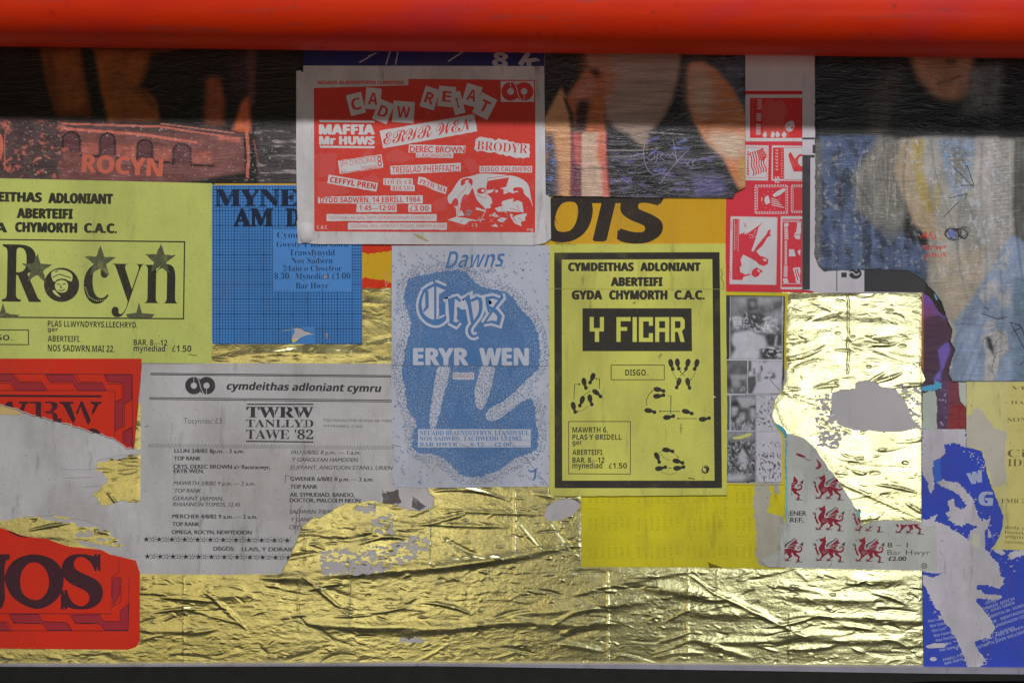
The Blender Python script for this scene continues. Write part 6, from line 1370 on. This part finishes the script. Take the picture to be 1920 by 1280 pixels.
for ox, oy in ((1523, 889), (1523, 947), (1524, 1005)): dragon(ox, oy)
dragon(1598, 1006); 
dragon(1597, 949, 1, jag([(1590, 940), (1613, 945), (1613, 985), (1640, 986), (1670, 983), (1690, 1000), (1590, 1010)], 1, 4, 3))
dragon(1673, 953, 1, jag([(1670, 982), (1740, 982), (1740, 1010), (1670, 1010)], 1, 4, 4))
dragon(1446, 1005, 1, [(1470, 990), (1520, 990), (1520, 1060), (1470, 1060)])
dragon(1446, 889, 1, [(1483, 905), (1520, 880), (1520, 945), (1483, 945)]); s.shape('dragon', RD, smooth([(1488, 890), (1492, 896), (1496, 902), (1492, 908), (1486, 905)], 1), 2)
s.shape('dragon', RD, smooth([(1490, 848), (1500, 850), (1512, 856), (1506, 857), (1496, 855)], 1), 2)
s.shape('dragon', RD, smooth([(1528, 857), (1536, 865), (1541, 872), (1535, 879), (1526, 878), (1535, 872)], 1), 2)
K = ink_mat('black_on_pale', BLACK, DG, .2)
s.text('ENER', 1481, 1511, 957, 965.5, K, 'r', .02); s.text('REF,', 1481, 1506, 969.5, 978, K, 'r', .02)
s.text('8 – 1', 1663, 1701, 1016, 1025, K, 'm', .0); s.text('Bar Hwyr', 1663, 1743, 1030, 1039, K, 'l', -.005); s.text('£2.00', 1665, 1698, 1042, 1050, K, 'r', .03)
s.shape('small_seal', K, ell(1732, 1059.5, 5.5, n=18), 1, holes=[ell(1732, 1059.5, 4.4, n=16)]); s.text('63', 1729, 1735, 1057, 1062, K, 'b', 0)
TQ = ink_mat('turquoise_edge', seen(96, 160, 176), DG, .35)
s.shape('turquoise_edge', TQ, jag([(1604, 950), (1615, 958), (1612, 972), (1609, 970), (1608, 962)], 1, 3, 2), 2); s.shape('turquoise_edge', TQ, jag([(1474, 812), (1477, 815), (1476, 860), (1477, 960), (1474, 978), (1473, 900)], .8, 3, 2), 2)
s.lines('torn_edge', K, dashes([(1590, 928), (1602, 948), (1614, 960)], 4, .6), 1.6, 3)
s.shape('smudge', ink_mat('soft_smudge', seen(120, 120, 122), DG, .8), jag([(1500, 855), (1521, 862), (1514, 864)], 1, 3, 2), 1); s.stroke('scribble', ink_mat('soft_smudge', seen(120, 120, 122), DG, .8), [(1559, 1053), (1553, 1066)], 2, 2)
s.done()
tag(Sheet('paper_scrap', 'turquoise and black scrap at the torn tip above the small red dragons', 'paper scrap', 3, jag([(1448, 790), (1463, 797), (1474, 808), (1474, 818), (1466, 818), (1450, 806)], 1, 4, 2), seen(70, 140, 160), 'turq').done())

# ---- right edge pieces -------------------------------------------------------------------------------------------------
PM = seen(62, 42, 58)
s = Sheet('torn_poster', 'narrow dark purple and maroon painted remnant under the denim photo', 'poster', 2, [(1728, 500), (1812, 500), (1812, 806), (1757, 806), (1729, 806), (1727, 720), (1735, 712), (1727, 690), (1731, 640)], PM, 'purple_dark', .4, .4)
p = Pic(1728, 500, 1812, 806, 1.2); p.fill(seen(58, 34, 52))
p.poly([(1728, 540), (1780, 540), (1776, 600), (1760, 590), (1728, 592)], seen(84, 54, 122), 3, 1, .4, (20, 20)); p.poly([(1728, 575), (1750, 570), (1755, 590), (1728, 600)], seen(110, 50, 80), 4, .6)
p.poly([(1728, 548), (1731, 548), (1731, 720), (1728, 720)], seen(190, 110, 30), 1, .6); p.poly([(1758, 655), (1776, 640), (1782, 655), (1765, 700)], seen(96, 78, 160), 2, .8)
p.poly([(1750, 710), (1764, 690), (1764, 714), (1755, 730)], seen(100, 86, 180), 1.5, .8)
p.poly([(1757, 715), (1796, 715), (1800, 750), (1812, 765), (1812, 806), (1757, 806)], seen(112, 28, 32), 2, 1, .2); p.poly([(1755, 710), (1776, 715), (1780, 760), (1774, 806), (1755, 806)], seen(64, 44, 76), 3, .95, .4, (8, 10)); p.mottle(seen(180, 170, 200), .68, .74, 4, 5, 8, [(1757, 720), (1775, 720), (1775, 806), (1757, 806)], .7); p.poly([(1776, 715), (1796, 715), (1798, 760), (1780, 760)], seen(84, 40, 60), 4, .7)
p.build(s, 'painted_print', [(1728, 500), (1812, 500), (1812, 806), (1757, 806), (1729, 806), (1728, 720), (1735, 712), (1728, 690)], picture_mat('purple', .35, .3, .5, .2))
LG = ink_mat('pale_grey_green', seen(156, 164, 158), PM, .15, dirt=.7)
s.shape('worn_patch', LG, jag([(1729, 737), (1752, 731), (1756, 745), (1756, 804), (1729, 804)], 1.2, 4, 4), 4); s.shape('worn_patch', LG, jag([(1796, 716), (1811, 716), (1811, 764), (1800, 752)], .8, 4, 4), 4)
s.shape('turquoise_streak', ink_mat('turq_streak', seen(78, 150, 186), PM, .3), jag([(1728, 724), (1752, 720), (1752, 713), (1766, 718), (1763, 728), (1740, 733), (1728, 733)], 1.4, 3, 7), 5)
s.done()
s = Sheet('paper_scrap', 'thin black scrap with pale blue bars along the torn edge of the denim photo', 'paper scrap', 3, jag([(1694, 504), (1712, 506), (1732, 522), (1752, 545), (1768, 568), (1776, 596), (1760, 584), (1742, 556), (1729, 548), (1722, 535)], .8, 4, 2), BLACK, 'scrap_black')
for q in ([(1703, 510), (1709, 511), (1718, 521), (1710, 523)], [(1716, 528), (1728, 527), (1734, 533), (1722, 533)], [(1750, 551), (1753, 552), (1758, 562), (1754, 562)]): s.shape('blue_bar', ink_mat('sky_bar', seen(110, 190, 226), BLACK, .2), q)
s.done()
PY_ = seen(198, 192, 130)
poly = jag([(1811, 713), (1990, 713), (1990, 1032), (1856, 1029), (1866, 1018), (1874, 1003), (1879, 985), (1880, 965), (1868, 935), (1855, 905), (1846, 870), (1840, 845), (1811, 838)], 1.2, 5, 6, keep=(0, 1, 2, 12))
s = Sheet('torn_poster', 'pale yellow torn poster with faint mirrored lettering at the right edge below the denim photo', 'poster', 5, poly, PY_, 'pale_yellow', .55, 1.1)
s.clip = poly
GP = ink_mat('grey_under', seen(160, 156, 146), PY_, .2, dirt=.9); GP2 = ink_mat('ochre_film', seen(178, 168, 104), PY_, .8, dirt=.6)
s.shape('worn_patch', GP, jag([(1811, 778), (1822, 776), (1830, 762), (1842, 770), (1852, 788), (1864, 802), (1885, 808), (1884, 850), (1886, 905), (1862, 915), (1850, 880), (1840, 842), (1811, 838)], 2, 4, 4), 1)
s.shape('ochre_film', GP2, jag([(1892, 716), (1930, 716), (1930, 1030), (1882, 1028), (1890, 960), (1886, 840), (1890, 800)], 3, 5, 4), 2)
FK = ink_mat('faded_brown', seen(86, 78, 58), PY_, .7)
for t, x0, x1, yt, yb in (('VH', 1895, 1930, 724, 730), ('HAW', 1894, 1935, 751, 757), ('SON I', 1888, 1936, 782, 790), ('Cifr', 1888, 1950, 842, 856), ('IDER', 1888, 1950, 860, 873), ('FMR 20', 1876, 1930, 934, 942)):
    s.text(t, x0, x1, yt, yb, FK, 's', -.01, 0, 0, 3)
for t, yt in (('?ieq ydod', 984), ('ygnool', 993), ('il aisigdy', 1001), ('ysguboriau', 1011)): s.text(t[::-1], 1883, 1935, yt, yt + 6, FK, 'i', 0, 3, -.2, 3)
for y in (735, 770, 800, 815, 830, 890, 905, 960): s.text('llandudoch', 1890, 1950, y, y + 6, GP2, 's', .03, 0, 0, 3)
s.done()

UB = seen(46, 64, 160)
poly = [(1728, 804), (1990, 804), (1990, 1263), (1900, 1262), (1732, 1257), (1729, 1075), (1728, 950)]
s = Sheet('torn_poster', 'ultramarine poster with big torn grey patches and white slanted lettering, bottom right corner', 'poster', 4, poly, UB, 'ultramarine', .45, .5)
WB = ink_mat('pale_on_blue', seen(160, 168, 196), UB, .5); TG = seen(172, 168, 178); TB = ink_mat('torn_grey', TG, TG, .0, rough=.75, dirt=1.0)
s.clip = poly
RIM = ink_mat('torn_rim', seen(200, 198, 204), UB, .5, dirt=.4)
def tear_(q, sd, a=2.2, lv=3): s.shape('torn_patch', TB, jag(jag(q, a * 1.3, 7, sd), a * .6, 2.0, sd + 1), lv); s.shape('torn_rim', RIM, jag([(x + (x - sum(v[0] for v in q) / len(q)) * .018, y + (y - sum(v[1] for v in q) / len(q)) * .012) for x, y in q], a * 1.2, 2.4, sd + 5), lv - 1)
tear_([(1728, 804), (1809, 804), (1809, 838), (1794, 831), (1768, 832), (1771, 850), (1757, 860), (1748, 864), (1748, 890), (1750, 912), (1744, 924), (1740, 908), (1733, 892), (1728, 882)], 3)
tear_([(1757, 905), (1766, 900), (1778, 902), (1800, 908), (1814, 925), (1826, 945), (1832, 965), (1838, 975), (1856, 972), (1850, 990), (1858, 1005), (1846, 1010), (1830, 985), (1815, 978), (1800, 985), (1782, 976), (1774, 964), (1780, 955), (1776, 940), (1786, 934), (1792, 950), (1806, 955), (1812, 945), (1800, 930), (1782, 918)], 5, 3.2)
tear_([(1728, 976), (1740, 974), (1757, 964), (1752, 975), (1745, 982), (1755, 978), (1780, 988), (1808, 1008), (1816, 1012), (1818, 995), (1830, 990), (1850, 1000), (1845, 1025), (1858, 1045), (1870, 1055), (1872, 1078), (1882, 1083), (1872, 1102), (1852, 1095), (1832, 1095), (1828, 1104), (1845, 1112), (1876, 1116), (1872, 1122), (1830, 1120), (1828, 1126), (1842, 1142), (1856, 1160), (1864, 1172), (1855, 1192), (1836, 1196), (1826, 1200), (1832, 1218), (1846, 1234), (1836, 1248), (1820, 1256), (1812, 1244), (1802, 1215), (1790, 1190), (1776, 1168), (1757, 1152), (1768, 1155), (1752, 1132), (1738, 1105), (1730, 1090), (1729, 1077), (1746, 1082), (1767, 1074), (1740, 1072), (1728, 1070)], 8, 2.4)
rr = random.Random(21)
fl = []
for path in ([(1762, 905), (1800, 915), (1826, 950), (1836, 985)], [(1785, 990), (1820, 1015), (1858, 1045), (1880, 1085)], [(1842, 1142), (1866, 1175), (1850, 1200), (1832, 1225), (1846, 1240)], [(1745, 1125), (1770, 1165), (1795, 1215), (1815, 1250)], [(1840, 975), (1870, 1000), (1885, 1040), (1900, 1060)], [(1812, 850), (1840, 852), (1842, 880)]):
    P = smooth(path, 2, False)
    for i in range(34):
        a = P[rr.randrange(len(P))]; fl.append((a[0] + rr.gauss(3, 6), a[1] + rr.gauss(0, 6), rr.uniform(.6, 2.6), rr.uniform(.4, 1.4), rr.uniform(-50, 50)))
V, F = [], []
for x, y, a, b, t_ in fl: q = jag(ell(x, y, a, b, 6, t_), .5, 1.5, int(x * 7)); F.append(tuple(range(len(V), len(V) + len(q)))); V += q
s.add('torn_flecks', TB, V, F, 4)
tear_([(1735, 1210), (1752, 1204), (1776, 1206), (1770, 1212), (1740, 1214)], 9, 1.0); tear_(ell(1749, 1234, 6.5, 4, 12), 3, .8)
tear_([(1862, 1030), (1872, 1026), (1884, 1036), (1876, 1040)], 3); tear_([(1888, 1040), (1900, 1032), (1925, 1030), (1922, 1038), (1895, 1048)], 4)
s.shape('blue_fleck', ink_mat('blue_fleck', UB, TG, .4), jag([(1729, 1073), (1745, 1076), (1768, 1072), (1758, 1078), (1748, 1082)], 1, 3, 3), 4); s.shape('blue_fleck', ink_mat('blue_fleck', UB, TG, .4), jag([(1845, 994), (1851, 990), (1854, 1020), (1847, 1028)], 1, 3, 3), 4); s.shape('blue_fleck', ink_mat('blue_fleck', UB, TG, .4), jag([(1856, 998), (1864, 1010), (1868, 1022), (1860, 1018)], 1, 3, 3), 4)
s.shape('blue_fleck', ink_mat('blue_fleck', UB, TG, .4), jag([(1790, 938), (1800, 936), (1808, 948), (1800, 954), (1792, 948)], 1.5, 3, 3), 4)
s.shape('light_blue_patch', ink_mat('mid_blue', seen(56, 90, 170), UB, .4), jag([(1748, 862), (1762, 860), (1764, 900), (1756, 908), (1750, 900)], 1, 4, 4), 1)
s.shape('worn_film', ink_mat('green_film', seen(168, 168, 150), TG, .4), jag([(1822, 1000), (1835, 1002), (1838, 1022), (1828, 1026), (1818, 1018)], 2, 4, 3), 4)
s.text('W', 1818, 1844, 886, 908, WB, 'b', .05, -14, 0, 1); s.text('G', 1835, 1858, 920, 946, WB, 'b', .05, 4, 0, 1)
for t, x, y, w in (('Disgo', 1850, 1131, 22), ('DDRAIG GOCH', 1835, 1146, 70), ('MARI OWEN', 1858, 1146, 46), ('MAFFIA Mr. HUWS', 1857, 1157, 66), ('OMEGA - NEWYDDION', 1840, 1174, 90), ('ENWOGION COLL', 1869, 1174, 62), ('DAWNS', 1868, 1189, 36), ('Dewi Pws a Gwenallt', 1842, 1202, 96), ('YSTWYTH JOHN WILLIAMS', 1830, 1216, 100)):
    s.text(t, x, x + w, y - 5.5, y, WB, 'b', -.005, -19, 0, 1)
for i, t in enumerate(('Nos Lun', 'Nos Sadwrn', 'Nos Lun', 'Nos Fawrth', 'Nos Fercher', 'Nos Iau', 'Nos Sadwrn')): s.text(t, 1740 + i * 3.6, 1740 + i * 3.6 + 3.6 * len(t), 1160.5 + i * 9, 1166 + i * 9, WB, 'b', -.01, -12, 0, 1)
s.text('PABELL PYSGOD', 1768, 1822, 1233, 1238, WB, 'b', -.01, -14, 0, 1); s.text('BAR HWYR I', 1771, 1812, 1240, 1245, WB, 'b', -.01, -14, 0, 1)
s.lines('rule', WB, [[(1732, 1249), (1990, 1251)], [(1732, 1251.3), (1990, 1253.3)]], .7, 1)
s.text('Manylion Pellach:', 1742, 1798, 1252.5, 1257.5, WB, 'b', -.01, .5, 0, 1); s.text('GWYDDFA U.M.C.A. HEN UNDEB', 1812, 1950, 1252.5, 1258, WB, 'b', -.01, .4, 0, 1)
s.shape('torn_edge', ink_mat('dark_rip', seen(40, 40, 60), UB, .2), [(1881, 985), (1876, 1005), (1862, 1028), (1868, 1015), (1876, 1000)], 4)
s.done()
